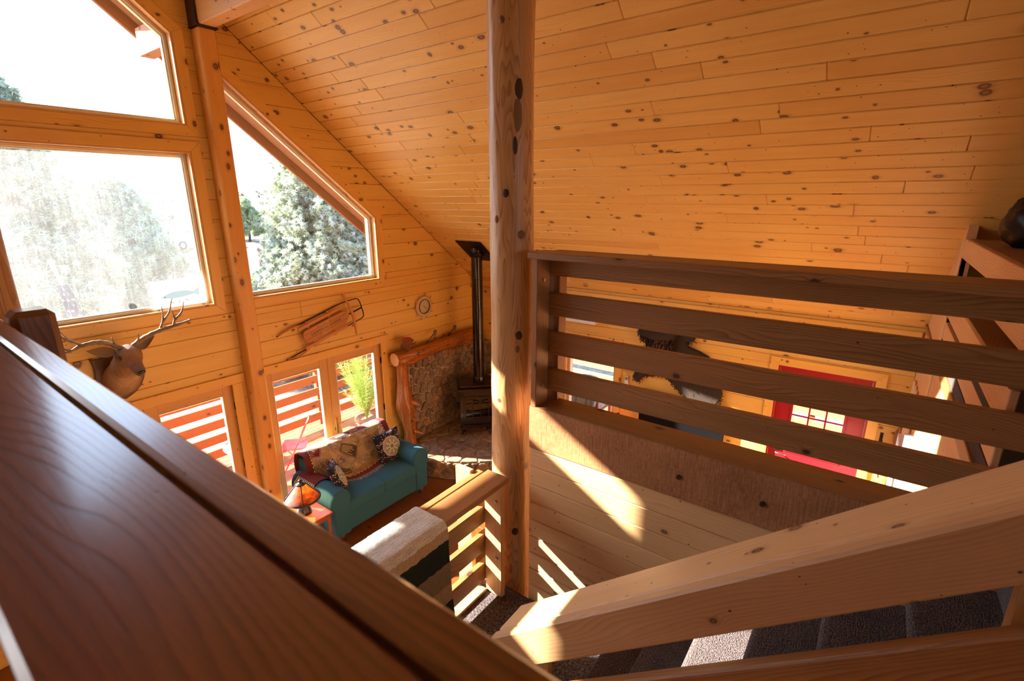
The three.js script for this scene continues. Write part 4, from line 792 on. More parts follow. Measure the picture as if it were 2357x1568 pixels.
{
  const t = thing('throw_blanket', 'woven tapestry throw with maroon border over the sofa back', 'throw');
  const CLOTH = std({ map: throwMap, roughness: 0.95, bumpMap: weave, bumpScale: 0.001, side: THREE.DoubleSide });
  // over the back: v runs from behind the sofa over its top and down to the seat
  const path = [[0.62, -5.635], [0.8, -5.665], [0.93, -5.65], [0.965, -5.57], [0.955, -5.46], [0.87, -5.385], [0.7, -5.33], [0.56, -5.3], [0.535, -5.2], [0.53, -5.05]];
  const curve = new THREE.CatmullRomCurve3(path.map(([y, z]) => new THREE.Vector3(0, y, z)));
  const f = (u, v) => { const lower = lerp(0.74, 0.98, smooth(0.1, 0.42, u) - 0.35 * smooth(0.5, 1, u)), p = curve.getPoint(v * lower), x = lerp(2.93, 4.24, u) + 0.03 * noise2(v * 3, u * 4), fold = 0.012 * noise2(u * 9, v * 5) + 0.006 * noise2(u * 22, v * 11); return [x - (v > 0.6 ? 0.04 * (v - 0.6) * (1 - u) : 0), p.y + Math.abs(fold) + (u < 0.06 ? -0.02 : 0), p.z + Math.abs(fold) * 0.9]; };
  part(t, 'cloth', sheet(f, 70, 60, { uv: (u, v) => [u, 1 - v] }), CLOTH);
  // the end that falls over the left arm
  const g = (u, v) => { const a = lerp(0.62, -1.9, v), z = lerp(-5.5, -5.12, u), fold = 0.01 * noise2(u * 6, v * 4 + 3), cx = SX0 + 0.095, r = 0.16 + Math.abs(fold); return v < 0.62 ? [cx - Math.sin(lerp(-1.2, 1.57, v / 0.62)) * r, 0.57 + Math.cos(lerp(-1.2, 1.57, v / 0.62)) * r, z] : [cx - r - 0.006, 0.57 - (v - 0.62) * 0.62, z + 0.02 * noise2(v * 3, u * 3)]; };
  part(t, 'fall', sheet(g, 30, 40, { uv: (u, v) => [0.02 + v * 0.1, u * 0.5 + 0.2] }), CLOTH);
  const FRINGE = std({ color: lin(0.38, 0.12, 0.06), roughness: 1 }), PALEF = std({ color: lin(0.45, 0.42, 0.36), roughness: 1 }), r = rng(83), strands = [], pale = [];
  for (let k = 0; k < 70; k++) { const u = k / 69, p = g(u, 1), j = () => between(-0.012, 0.012, r); strands.push(tube([p, [p[0] + j() * 0.5 - 0.004, p[1] - 0.05, p[2] + j()], [p[0] + j() * 0.5 - 0.004, p[1] - 0.1, p[2] + j()]], 0.0032, { seg: 4, sides: 4 })); }
  for (let k = 0; k < 90; k++) { const u = lerp(0.28, 1, k / 89), p = f(u, 1), j = () => between(-0.012, 0.012, r); pale.push(tube([p, [p[0] + j(), p[1] - 0.004, p[2] + 0.03], [p[0] + j(), p[1] - 0.012, p[2] + 0.055]], 0.003, { seg: 4, sides: 4 })); }
  part(t, 'fringe', strands, FRINGE).userData.kind = 'stuff'; part(t, 'fringe', pale, PALEF).userData.kind = 'stuff';
}
const pillowMap = canvasTexture(512, 512, (c, w, h) => { // navy ground, sage and cream medallion
  const r = rng(91); c.fillStyle = '#141a34'; c.fillRect(0, 0, w, h);
  for (let i = 0; i < 260; i++) { const x = r() * w, y = r() * h; c.fillStyle = ['#cfc8b4', '#d8b8a4', '#7f9488', '#b65c4a', '#e5dcc8', '#26305a'][Math.floor(r() * 6)]; c.beginPath(); c.ellipse(x, y, between(4, 15, r), between(3, 9, r), r() * 3, 0, 7); c.fill(); }
  c.save(); c.translate(w / 2, h / 2);
  c.fillStyle = '#b9ac95'; for (let k = 0; k < 8; k++) { c.save(); c.rotate(k * Math.PI / 4); c.beginPath(); c.ellipse(0, -118, 84, 66, 0, 0, 7); c.fill(); c.restore(); }
  c.fillStyle = '#8d9a88'; c.beginPath(); c.arc(0, 0, 150, 0, 7); c.fill();
  for (const [n, len, wd, col] of [[8, 140, 26, '#c9bda6'], [8, 108, 18, '#6f8576'], [8, 70, 22, '#d9cfba'], [8, 50, 12, '#77886e']]) for (let k = 0; k < n; k++) { c.save(); c.rotate((k + (len === 108 ? 0.5 : 0)) * 2 * Math.PI / n); c.fillStyle = col; c.beginPath(); c.moveTo(0, 0); c.quadraticCurveTo(wd * 1.6, -len * 0.6, 0, -len); c.quadraticCurveTo(-wd * 1.6, -len * 0.6, 0, 0); c.fill(); c.restore(); }
  c.fillStyle = '#c98d78'; for (let k = 0; k < 8; k++) { c.beginPath(); c.arc(Math.cos(k * Math.PI / 4 + 0.39) * 128, Math.sin(k * Math.PI / 4 + 0.39) * 128, 10, 0, 7); c.fill(); }
  c.fillStyle = '#5e7767'; c.beginPath(); c.arc(0, 0, 16, 0, 7); c.fill(); c.restore();
});
function pillow(label, pos, rot) {
  const t = thing('throw_pillow', label, 'pillow', 'medallion pillows on the sofa'), n = 26, M = std({ map: pillowMap, roughness: 0.9, bumpMap: weave, bumpScale: 0.001 });
  const face = (s) => sheet((u, v) => { const x = u * 2 - 1, y = v * 2 - 1, b = 0.065 * Math.pow((1 - x * x) * (1 - y * y), 0.45), pinch = 1 - 0.06 * (1 - Math.abs(x)) * Math.abs(y) - 0.06 * (1 - Math.abs(y)) * Math.abs(x); return [s * x * 0.21 * pinch, y * 0.21 * pinch, s * b]; }, n, n, { uv: (u, v) => [s > 0 ? u : 1 - u, v] });
  part(t, 'front', face(1), M); part(t, 'reverse', face(-1), M);
  part(t, 'piping', tube([...Array(49).keys()].map((k) => { const a = k / 48 * 2 * Math.PI, c = Math.cos(a), s = Math.sin(a), l = Math.max(Math.abs(c), Math.abs(s)); const x = c / l, y = s / l, p = 1 - 0.06 * (1 - Math.abs(x)) * Math.abs(y) - 0.06 * (1 - Math.abs(y)) * Math.abs(x); return [x * 0.21 * p, y * 0.21 * p, 0]; }), 0.005, { seg: 96, sides: 6, caps: false }), std({ color: lin(0.02, 0.025, 0.07), roughness: 0.9 }));
  t.position.set(...pos); t.rotation.set(...rot, 'YXZ');
}
pillow('navy pillow with sage medallion propped upright at the sofa right end', [4.06, 0.715, -5.16], [-0.36, -0.05, 0.06]);
pillow('navy medallion pillow tipped against the left sofa arm', [3.14, 0.7, -5.05], [-0.45, 0.95, -0.25]);

// side table with a mica lamp and books on its shelf
{
  const t = thing('side_table', 'small reddish wooden side table next to the left sofa arm', 'table'), CHERRY = phys({ map: cedarMap, color: lin(1, 0.52, 0.25), roughness: 0.35, clearcoat: 0.4, clearcoatRoughness: 0.2 });
  const x0 = 2.36, x1 = 2.77, z0 = -5.16, z1 = -4.68;
  board(t, 'top', [x0 - 0.02, 0.535, z0 - 0.02], [x1 + 0.02, 0.558, z1 + 0.02], CHERRY, { axis: 2, c: 0.006 });
  board(t, 'apron', [x0 + 0.02, 0.47, z1 - 0.03], [x1 - 0.02, 0.534, z1 - 0.012], CHERRY); board(t, 'apron', [x1 - 0.03, 0.47, z0 + 0.03], [x1 - 0.012, 0.534, z1 - 0.03], CHERRY, { axis: 2 });
  board(t, 'shelf', [x0 + 0.01, 0.2, z0 + 0.01], [x1 - 0.01, 0.215, z1 - 0.01], CHERRY, { axis: 2 });
  for (const x of [x0 + 0.02, x1 - 0.02]) for (const z of [z0 + 0.02, z1 - 0.02]) part(t, 'leg', lathe([[0.018, 0.001], [0.014, 0.02], [0.02, 0.06], [0.024, 0.12], [0.016, 0.16], [0.024, 0.2], [0.024, 0.23], [0.015, 0.26], [0.021, 0.33], [0.014, 0.4], [0.022, 0.43], [0.022, 0.534]], 16).translate(x, 0, z), CHERRY);
  const r = rng(97), cols = [[0.45, 0.02, 0.02], [0.04, 0.04, 0.05], [0.5, 0.46, 0.4], [0.3, 0.02, 0.03]], names = ['red paperback on top of the table shelf stack', 'black book in the side table stack', 'grey book in the side table stack', 'dark red book at the bottom of the side table stack'];
  for (let k = 0; k < 4; k++) { const b = thing('book', names[3 - k], 'book', 'books on the side table shelf'), y = 0.216 + k * 0.034, M = std({ color: lin(...cols[3 - k]), roughness: 0.5 }), PAGE = std({ color: lin(0.7, 0.66, 0.56), roughness: 0.9 }); part(b, 'cover', [new THREE.BoxGeometry(0.17, 0.003, 0.24).translate(0, 0.0015, 0), new THREE.BoxGeometry(0.17, 0.003, 0.24).translate(0, 0.0305, 0), new THREE.BoxGeometry(0.004, 0.032, 0.24).translate(-0.083, 0.016, 0)], M); part(b, 'pages', new THREE.BoxGeometry(0.158, 0.026, 0.23).translate(0.002, 0.016, 0), PAGE); b.position.set(2.58, y, -4.86); b.rotation.y = between(-0.25, 0.25, r); }
}
const micaMap = texture(512, 256, (u, v, o) => { const n = 0.5 + 0.6 * noise2(u * 9, v * 7, 9, 7) + 0.4 * noise2(u * 26, v * 20, 26, 20), k = clamp(n); o[0] = lerp(0.26, 0.62, k); o[1] = lerp(0.09, 0.28, k); o[2] = lerp(0.02, 0.07, k); });
function micaLamp(name, label, x, y, z, lit) {
  const t = thing(name, label, 'lamp'), BLACK = phys({ color: lin(0.012, 0.011, 0.01), roughness: 0.35, clearcoat: 0.3 });
  t.position.set(x, y, z);
  part(t, 'base', lathe([[0, 0.001], [0.07, 0.001], [0.082, 0.018], [0.08, 0.035], [0.05, 0.1], [0.042, 0.15], [0.036, 0.17], [0, 0.172]], 36), BLACK);
  part(t, 'neck', lathe([[0.016, 0.17], [0.016, 0.25]], 16), BLACK);
  const MICA = phys({ map: micaMap, transmission: 0.55, roughness: 0.75, thickness: 0, side: THREE.DoubleSide });
  const shade2 = part(t, 'mica_shade', lathe([[0.195, 0.195], [0.19, 0.2], [0.045, 0.375]], 48), MICA);
  part(shade2, 'rim', lathe([[0.2, 0.185], [0.204, 0.195], [0.198, 0.21], [0.19, 0.205], [0.194, 0.19], [0.2, 0.185]], 48), BLACK);
  for (let k = 0; k < 4; k++) { const a = k * Math.PI / 2 + 0.5, c = Math.cos(a), s = Math.sin(a); part(shade2, 'rib', tube([[0.197 * c, 0.2, 0.197 * s], [0.05 * c, 0.375, 0.05 * s]], 0.007, { seg: 2, sides: 6, curve: false }), BLACK); }
  part(shade2, 'cap', lathe([[0.055, 0.368], [0.056, 0.38], [0.045, 0.39], [0.02, 0.395], [0.018, 0.41], [0.024, 0.42], [0.015, 0.432], [0, 0.434]], 28), BLACK);
  const b = part(t, 'bulb', new THREE.SphereGeometry(0.028, 20, 14).translate(0, 0.29, 0), std({ color: 0xffffff, emissive: lin(1, 0.62, 0.25), emissiveIntensity: lit ? 6 : 2 }));
  const l = new THREE.PointLight(lin(1, 0.6, 0.26), lit); l.position.set(0, 0.29, 0); l.castShadow = true; l.shadow.radius = 1.4; t.add(l);
}
micaLamp('table_lamp', 'lit amber mica table lamp on the side table by the sofa', 2.58, 0.56, -4.92, 0.5);
{ // flat-woven rug in front of the sofa
  const map = canvasTexture(1024, 512, (c, w, h) => { c.fillStyle = '#b58b5c'; c.fillRect(0, 0, w, h); const r = rng(101); c.globalAlpha = 0.15; for (let j = 0; j < h; j += 3) { c.fillStyle = r() > 0.5 ? '#6d4c2a' : '#d7b482'; c.fillRect(0, j, w, 2); } c.globalAlpha = 1; c.fillStyle = '#2b2420'; const zig = (x, y, s) => { c.beginPath(); c.moveTo(x, y); c.lineTo(x + s * 0.5, y - s); c.lineTo(x + s, y); c.lineTo(x + s * 0.78, y); c.lineTo(x + s * 0.5, y - s * 0.55); c.lineTo(x + s * 0.22, y); c.fill(); c.fillRect(x + s * 1.05, y - s, s * 0.22, s); }; for (const y of [95, 255, 415]) for (const x of [50, 200, 400, 440, 620, 820]) zig(x, y, 70); });
  const t = thing('rug', 'tan flat-woven rug with black zigzag figures on the floor before the sofa', 'rug');
  part(t, 'weave', sheet((u, v) => [lerp(2.98, 4.1, u), 0.008 + 0.003 * noise2(u * 7, v * 6), lerp(-4.545, -3.85, v)], 40, 24, { uv: (u, v) => [u, 1 - v] }), std({ map, roughness: 1, side: THREE.DoubleSide }));
  const f = [], r = rng(103); for (const [x, s] of [[2.98, -1], [4.1, 1]]) for (let k = 0; k < 60; k++) { const z = lerp(-4.54, -3.86, k / 59); f.push(tube([[x, 0.008, z], [x + s * 0.03, 0.007, z + between(-0.01, 0.01, r)], [x + s * 0.065, 0.005, z + between(-0.02, 0.02, r)]], 0.004, { seg: 3, sides: 4 })); }
  part(t, 'fringe', f, std({ color: lin(0.45, 0.33, 0.2), roughness: 1 })).userData.kind = 'stuff';
}
{ // striped wool blanket over the landing railing
  const bands = [[0, '#e9e4da'], [0.405, '#e9e4da'], [0.41, '#c2a585'], [0.455, '#c2a585'], [0.46, '#14261f'], [0.565, '#14261f'], [0.57, '#8d7a66'], [0.67, '#8d7a66'], [0.675, '#b59a7d'], [0.755, '#b59a7d'], [0.76, '#10231c'], [0.85, '#10231c'], [0.855, '#7c6a58'], [1, '#7c6a58']];
  const rgb = (h) => [1, 3, 5].map((k) => parseInt(h.slice(k, k + 2), 16) / 255);
  const map = texture(512, 1024, (u, v, o) => { const w = v + 0.006 * noise2(u * 14, v * 9), i = Math.max(0, bands.findIndex((b) => b[0] > w) - 1), c = rgb(bands[i < 0 ? bands.length - 1 : i][1]), n = 0.16 * noise2(u * 220, v * 420) + 0.14 * noise2(u * 60, v * 380) + (c[0] > 0.85 ? 0.1 * noise2(u * 8, v * 160) : 0.05 * noise2(u * 30, v * 90)); for (let k = 0; k < 3; k++) o[k] = c[k] * (1 + n) + 0.02 * n; });
  const bump = texture(256, 256, (u, v, o) => { o[0] = o[1] = o[2] = 0.5 + 0.5 * noise2(u * 64, v * 110, 64, 110); }, { srgb: false });
  bump.repeat.set(3, 4);
  const t = thing('wool_blanket', 'cream, green and tan striped wool blanket hung over the landing railing', 'blanket');
  // v: 0 behind the rail .. 1 at the lower front edge
  const path = [[2.0, -2.05], [2.15, -2.052], [2.25, -2.045], [2.272, -2.02], [2.274, -1.9], [2.27, -1.79], [2.235, -1.762], [2.1, -1.758], [1.9, -1.75], [1.65, -1.735], [1.42, -1.72]], curve = new THREE.CatmullRomCurve3(path.map(([y, z]) => new THREE.Vector3(0, y, z)), false, 'centripetal');
  const f = (u, v) => { const p = curve.getPointAt(v), hang = smooth(0.45, 1, v), fold = hang * (0.03 * noise2(u * 5 + 1, v * 1.5) + 0.014 * noise2(u * 11, v * 2)), x = lerp(1.1, 1.755, u) + 0.015 * hang * noise2(v * 5, 3) * (u > 0.9 ? 1 : 0.3); return [x, p.y + 0.004 * noise2(u * 30, v * 50) - (v > 0.93 ? 0.01 * noise2(u * 9, 4) : 0), p.z + Math.abs(fold) * 1.3 + 0.003 * noise2(u * 40, v * 60)]; };
  part(t, 'cloth', sheet(f, 70, 130, { uv: (u, v) => [u, v] }), std({ map, bumpMap: bump, bumpScale: 0.006, roughness: 1, side: THREE.DoubleSide }));
}
// ---------------------------------------------------------------- things on the gable wall
{
  const t = thing('deer_head', 'mounted buck head with wide antlers on a dark shield plaque', 'deer head');
  const PLAQUE = phys({ map: cedarMap, color: lin(0.3, 0.2, 0.15), roughness: 0.45, clearcoat: 0.2 });
  const sh = new THREE.Shape(); sh.moveTo(1.375, 2.2); sh.quadraticCurveTo(1.545, 2.27, 1.562, 2.44); sh.quadraticCurveTo(1.54, 2.55, 1.565, 2.63); sh.quadraticCurveTo(1.47, 2.6, 1.44, 2.68); sh.lineTo(1.31, 2.68); sh.quadraticCurveTo(1.28, 2.6, 1.185, 2.63); sh.quadraticCurveTo(1.21, 2.55, 1.188, 2.44); sh.quadraticCurveTo(1.205, 2.27, 1.375, 2.2);
  part(t, 'plaque', at(new THREE.ExtrudeGeometry(sh, { depth: 0.022, bevelEnabled: true, bevelThickness: 0.008, bevelSize: 0.012, bevelSegments: 3, curveSegments: 12 }), 0, 0, GZ + 0.012), PLAQUE);
  const A = [1.372, 2.4, -5.72], B = [1.372, 2.56, -5.5], C = [1.385, 2.7, -5.42], S = [1.39, 2.685, -5.36], M = [1.395, 2.59, -5.235], N = [1.396, 2.57, -5.2];
  const f = (x, y, z) => { const p = [x, y, z]; let d = capsule(p, A, B, 0.155, 0.105); d = smin(d, capsule(p, B, C, 0.1, 0.085), 0.06); d = smin(d, capsule(p, C, S, 0.082, 0.082), 0.05); d = smin(d, capsule(p, S, M, 0.074, 0.044), 0.04); d = smin(d, capsule(p, M, N, 0.044, 0.038), 0.02); for (const s of [-1, 1]) { d = smin(d, capsule(p, [1.39 + s * 0.055, 2.72, -5.36], [1.39 + s * 0.05, 2.69, -5.32], 0.026, 0.022), 0.03); d = Math.max(d, -(Math.hypot(x - 1.392 - s * 0.082, y - 2.695, z + 5.335) - 0.022)); } return Math.max(d, GZ + 0.03 - z) + 0.0025 * noise3(x * 60, y * 60, z * 60); };
  const g = sdfMesh(f, [1.08, 2.18, -5.76], [1.68, 2.86, -5.14], 72), P = g.attributes.position, col = new Float32Array(P.count * 3);
  for (let i = 0; i < P.count; i++) { const x = P.getX(i), y = P.getY(i), z = P.getZ(i), n = 0.5 + 0.5 * noise3(x * 40, y * 14, z * 40); const under = smooth(2.56, 2.44, y + (z + 5.45) * 0.35) * smooth(-5.66, -5.5, z) , dark = smooth(2.63, 2.7, y) * smooth(-5.3, -5.36, z), muzzle = smooth(-5.29, -5.22, z); let c = [0.3, 0.17, 0.085]; const mixc = (k, q) => { c = c.map((v, j) => lerp(v, q[j], k)); }; mixc(under * 0.75, [0.52, 0.36, 0.2]); mixc(dark * 0.6, [0.17, 0.1, 0.06]); mixc(muzzle * 0.5, [0.13, 0.08, 0.05]); for (let k = 0; k < 3; k++) col[i * 3 + k] = c[k] * (0.7 + 0.6 * n); }
  g.setAttribute('color', new THREE.BufferAttribute(col, 3));
  part(t, 'head', g, std({ vertexColors: true, roughness: 0.95 }));
  const DARK = phys({ color: lin(0.01, 0.007, 0.005), roughness: 0.15, clearcoat: 0.5 });
  for (const s of [-1, 1]) part(t, 'eye', new THREE.SphereGeometry(0.018, 16, 12).translate(1.392 + s * 0.069, 2.695, -5.338), DARK);
  part(t, 'nose', new THREE.SphereGeometry(1, 18, 12).scale(0.032, 0.021, 0.018).translate(1.396, 2.578, -5.166), DARK);
  const EAR = std({ color: lin(0.24, 0.15, 0.085), roughness: 0.95, side: THREE.DoubleSide });
  for (const [s, tip] of [[1, [1.62, 2.83, -5.4]], [-1, [1.1, 2.8, -5.42]]]) { const b = [1.39 + s * 0.075, 2.745, -5.42]; part(t, 'ear', sheet((u, v) => { const w = 0.05 * Math.sin(Math.PI * Math.pow(v, 0.75)) , k = u * 2 - 1; return [lerp(b[0], tip[0], v) + 0, lerp(b[1], tip[1], v) + k * w - 0.012 * Math.sin(v * 3), lerp(b[2], tip[2], v) - (1 - k * k) * 0.025 * Math.sin(Math.PI * v)]; }, 10, 16), EAR); }
  const ANT = std({ map: stoneMap, color: lin(0.42, 0.33, 0.24), roughness: 0.6 });
  const antlers = (s, pts, tines) => { const k = part(t, 'antler', tube(pts, (v) => lerp(0.024, 0.007, Math.pow(v, 1.4)) + 0.002 * Math.sin(v * 60), { seg: 40, sides: 10 }), ANT); for (const q of tines) part(k, 'tine', tube(q, (v) => lerp(0.014, 0.003, v), { seg: 16, sides: 8 }), ANT); };
  antlers(1, [[1.43, 2.765, -5.4], [1.52, 2.82, -5.4], [1.62, 2.87, -5.36], [1.76, 2.905, -5.33], [1.9, 2.93, -5.33], [1.915, 2.945, -5.32]], [[[1.66, 2.885, -5.36], [1.7, 2.97, -5.37], [1.715, 3.1, -5.38]], [[1.695, 2.95, -5.37], [1.76, 3.03, -5.37], [1.81, 3.17, -5.37]], [[1.765, 2.905, -5.33], [1.785, 2.98, -5.33], [1.775, 3.06, -5.34]], [[1.785, 2.96, -5.33], [1.85, 3.03, -5.32], [1.885, 3.13, -5.32]], [[1.455, 2.785, -5.4], [1.48, 2.83, -5.37], [1.485, 2.89, -5.36]]]);
  antlers(-1, [[1.35, 2.765, -5.4], [1.27, 2.83, -5.4], [1.17, 2.87, -5.37], [1.06, 2.865, -5.35], [0.97, 2.835, -5.34], [0.93, 2.85, -5.34]], [[[1.08, 2.865, -5.35], [1.0, 2.93, -5.36], [0.95, 3.03, -5.37]], [[0.99, 2.84, -5.34], [0.92, 2.9, -5.33], [0.88, 2.98, -5.32]], [[1.33, 2.785, -5.4], [1.3, 2.83, -5.38], [1.285, 2.89, -5.36]], [[1.02, 2.91, -5.36], [0.96, 2.96, -5.35], [0.9, 3.06, -5.35]]]);
}
{ // runner sled
  const t = thing('runner_sled', 'antique wooden runner sled hung slanting on the wall above the doors', 'sled');
  const SLAT = phys({ map: paleMap, color: lin(0.85, 0.5, 0.22), roughness: 0.45, clearcoat: 0.2 }), IRON = std({ color: lin(0.02, 0.018, 0.016), roughness: 0.5, metalness: 0.5 });
  t.position.set(3.585, 2.475, GZ + 0.075); t.rotation.z = 0.27;
  const decal = canvasTexture(1024, 256, (c, w, h) => { c.fillStyle = '#b9772f'; c.fillRect(0, 0, w, h); const r = rng(111); c.globalAlpha = 0.25; for (let i = 0; i < 200; i++) { c.fillStyle = r() > 0.5 ? '#8a4f1c' : '#d79a4c'; c.fillRect(0, r() * h, w, between(1, 3, r)); } c.globalAlpha = 1; c.fillStyle = '#a12a1c'; for (const y of [44, 206]) { c.font = '40px sans-serif'; c.textAlign = 'center'; c.textBaseline = 'middle'; for (const x of [380, 512, 640]) { c.beginPath(); c.moveTo(x - 46, y); c.lineTo(x - 12, y - 13); c.lineTo(x - 18, y - 2); c.lineTo(x + 40, y - 2); c.lineTo(x + 40, y + 4); c.lineTo(x - 18, y + 4); c.lineTo(x - 12, y + 13); c.fill(); } } c.strokeStyle = '#1b1a14'; c.lineWidth = 5; for (const y of [78, 178]) { c.beginPath(); c.moveTo(60, y); c.lineTo(w - 60, y); c.stroke(); } c.fillStyle = '#1c2a20'; c.textAlign = 'center'; c.textBaseline = 'middle'; c.font = 'bold 62px serif'; c.fillText('LIGHTNING GUIDER', w / 2, 128); });
  const deck = new THREE.Shape(); deck.moveTo(-0.3, -0.085); deck.quadraticCurveTo(-0.37, 0, -0.3, 0.085); deck.lineTo(0.27, 0.085); deck.quadraticCurveTo(0.36, 0.05, 0.37, 0); deck.quadraticCurveTo(0.36, -0.05, 0.27, -0.085); deck.closePath();
  const dg = new THREE.ExtrudeGeometry(deck, { depth: 0.014, bevelEnabled: true, bevelThickness: 0.003, bevelSize: 0.003, bevelSegments: 2 }); { const U = dg.attributes.uv, P = dg.attributes.position; for (let i = 0; i < U.count; i++) U.setXY(i, (P.getX(i) + 0.37) / 0.74, (P.getY(i) + 0.085) / 0.17); }
  part(t, 'deck_board', dg, phys({ map: decal, roughness: 0.45, clearcoat: 0.2 }));
  for (const s of [-1, 1]) {
    const side = soft(0.66, 0.042, 0.014, 0.006).translate(-0.03, s * 0.135, 0.007); part(t, 'side_slat', side, SLAT);
    part(t, 'runner', tube([[-0.62, s * 0.165, -0.045], [-0.5, s * 0.17, -0.05], [0, s * 0.17, -0.05], [0.36, s * 0.168, -0.045], [0.55, s * 0.15, -0.01]], 0.007, { seg: 30, sides: 8 }), IRON);
    part(t, 'runner_tail', tube([[-0.3, s * 0.165, -0.02], [-0.45, s * 0.19, -0.02], [-0.6, s * 0.165, -0.04]], (v) => 0.014 - 0.007 * v, { seg: 14, sides: 8 }), SLAT);
    for (const x of [-0.22, 0.1]) part(t, 'strut', tube([[x, s * 0.13, 0], [x + 0.01, s * 0.17, -0.05]], 0.007, { seg: 1, sides: 6, curve: false }), IRON);
  }
  for (const x of [-0.22, 0.1]) part(t, 'crosspiece', soft(0.035, 0.36, 0.018, 0.005).translate(x, 0, -0.012), SLAT);
  part(t, 'bumper', tube([[0.55, -0.15, -0.01], [0.585, -0.13, 0], [0.6, 0, 0], [0.585, 0.13, 0], [0.55, 0.15, -0.01]], 0.008, { seg: 24, sides: 8 }), IRON);
  part(t, 'steering_bar', tube([[0.37, -0.3, 0.03], [0.4, -0.15, 0.03], [0.415, 0, 0.03], [0.4, 0.15, 0.03], [0.36, 0.3, 0.03]], (v) => 0.02 - 0.012 * Math.abs(v - 0.5) * 1.4, { seg: 24, sides: 8 }), SLAT);
  part(t, 'steering_iron', soft(0.26, 0.022, 0.008, 0.003).translate(0.47, 0.0, 0.01), IRON);
}
{ // ship's-wheel clock
  const t = thing('wall_clock', 'cream ship-wheel clock on the pine wall above the mantel', 'clock'), CR = std({ color: lin(0.62, 0.46, 0.28), roughness: 0.5 });
  t.position.set(5.375, 2.435, GZ + 0.012);
  part(t, 'wheel_rim', lathe([[0.115, 0], [0.115, 0.03], [0.125, 0.036], [0.15, 0.036], [0.168, 0.026], [0.17, 0], [0.115, 0]].reverse(), 64).rotateX(Math.PI / 2), CR);
  for (let k = 0; k < 10; k++) { const a = k * Math.PI / 5 + 0.25; const g = lathe([[0, 0.16], [0.007, 0.16], [0.006, 0.18], [0.0105, 0.197], [0.0105, 0.21], [0.005, 0.226], [0, 0.228]], 12); g.rotateZ(-a).translate(0, 0, 0.016); part(t, 'handle', g, CR); }
  const face = canvasTexture(512, 512, (c, w) => { c.fillStyle = '#cdbb98'; c.fillRect(0, 0, w, w); c.translate(w / 2, w / 2); c.strokeStyle = '#3a2c1d'; c.lineWidth = 7; c.beginPath(); c.arc(0, 0, 246, 0, 7); c.stroke(); c.fillStyle = '#221a12'; c.textAlign = 'center'; c.textBaseline = 'middle'; c.font = 'bold 54px serif'; for (let k = 1; k <= 12; k++) c.fillText(String(k), Math.sin(k * Math.PI / 6) * 190, -Math.cos(k * Math.PI / 6) * 190); for (let k = 0; k < 60; k++) { c.save(); c.rotate(k * Math.PI / 30); c.fillRect(-1.5, -238, 3, k % 5 ? 8 : 16); c.restore(); } });
  part(t, 'dial', new THREE.CircleGeometry(0.114, 48).translate(0, 0, 0.012), std({ map: face, roughness: 0.5 }));
  const hand = (len, w, a, z) => new THREE.BoxGeometry(w, len, 0.002).translate(0, len / 2 - 0.012, z).rotateZ(-a);
  part(t, 'hour_hand', hand(0.062, 0.007, THREE.MathUtils.degToRad(131), 0.016), METAL_BLACK); part(t, 'minute_hand', hand(0.09, 0.005, THREE.MathUtils.degToRad(132), 0.019), METAL_BLACK);
  part(t, 'bezel', lathe([[0.112, 0], [0.118, 0.004], [0.118, 0.01], [0.112, 0.014]], 48).rotateX(Math.PI / 2).translate(0, 0, 0.028), METAL_BROWN);
}
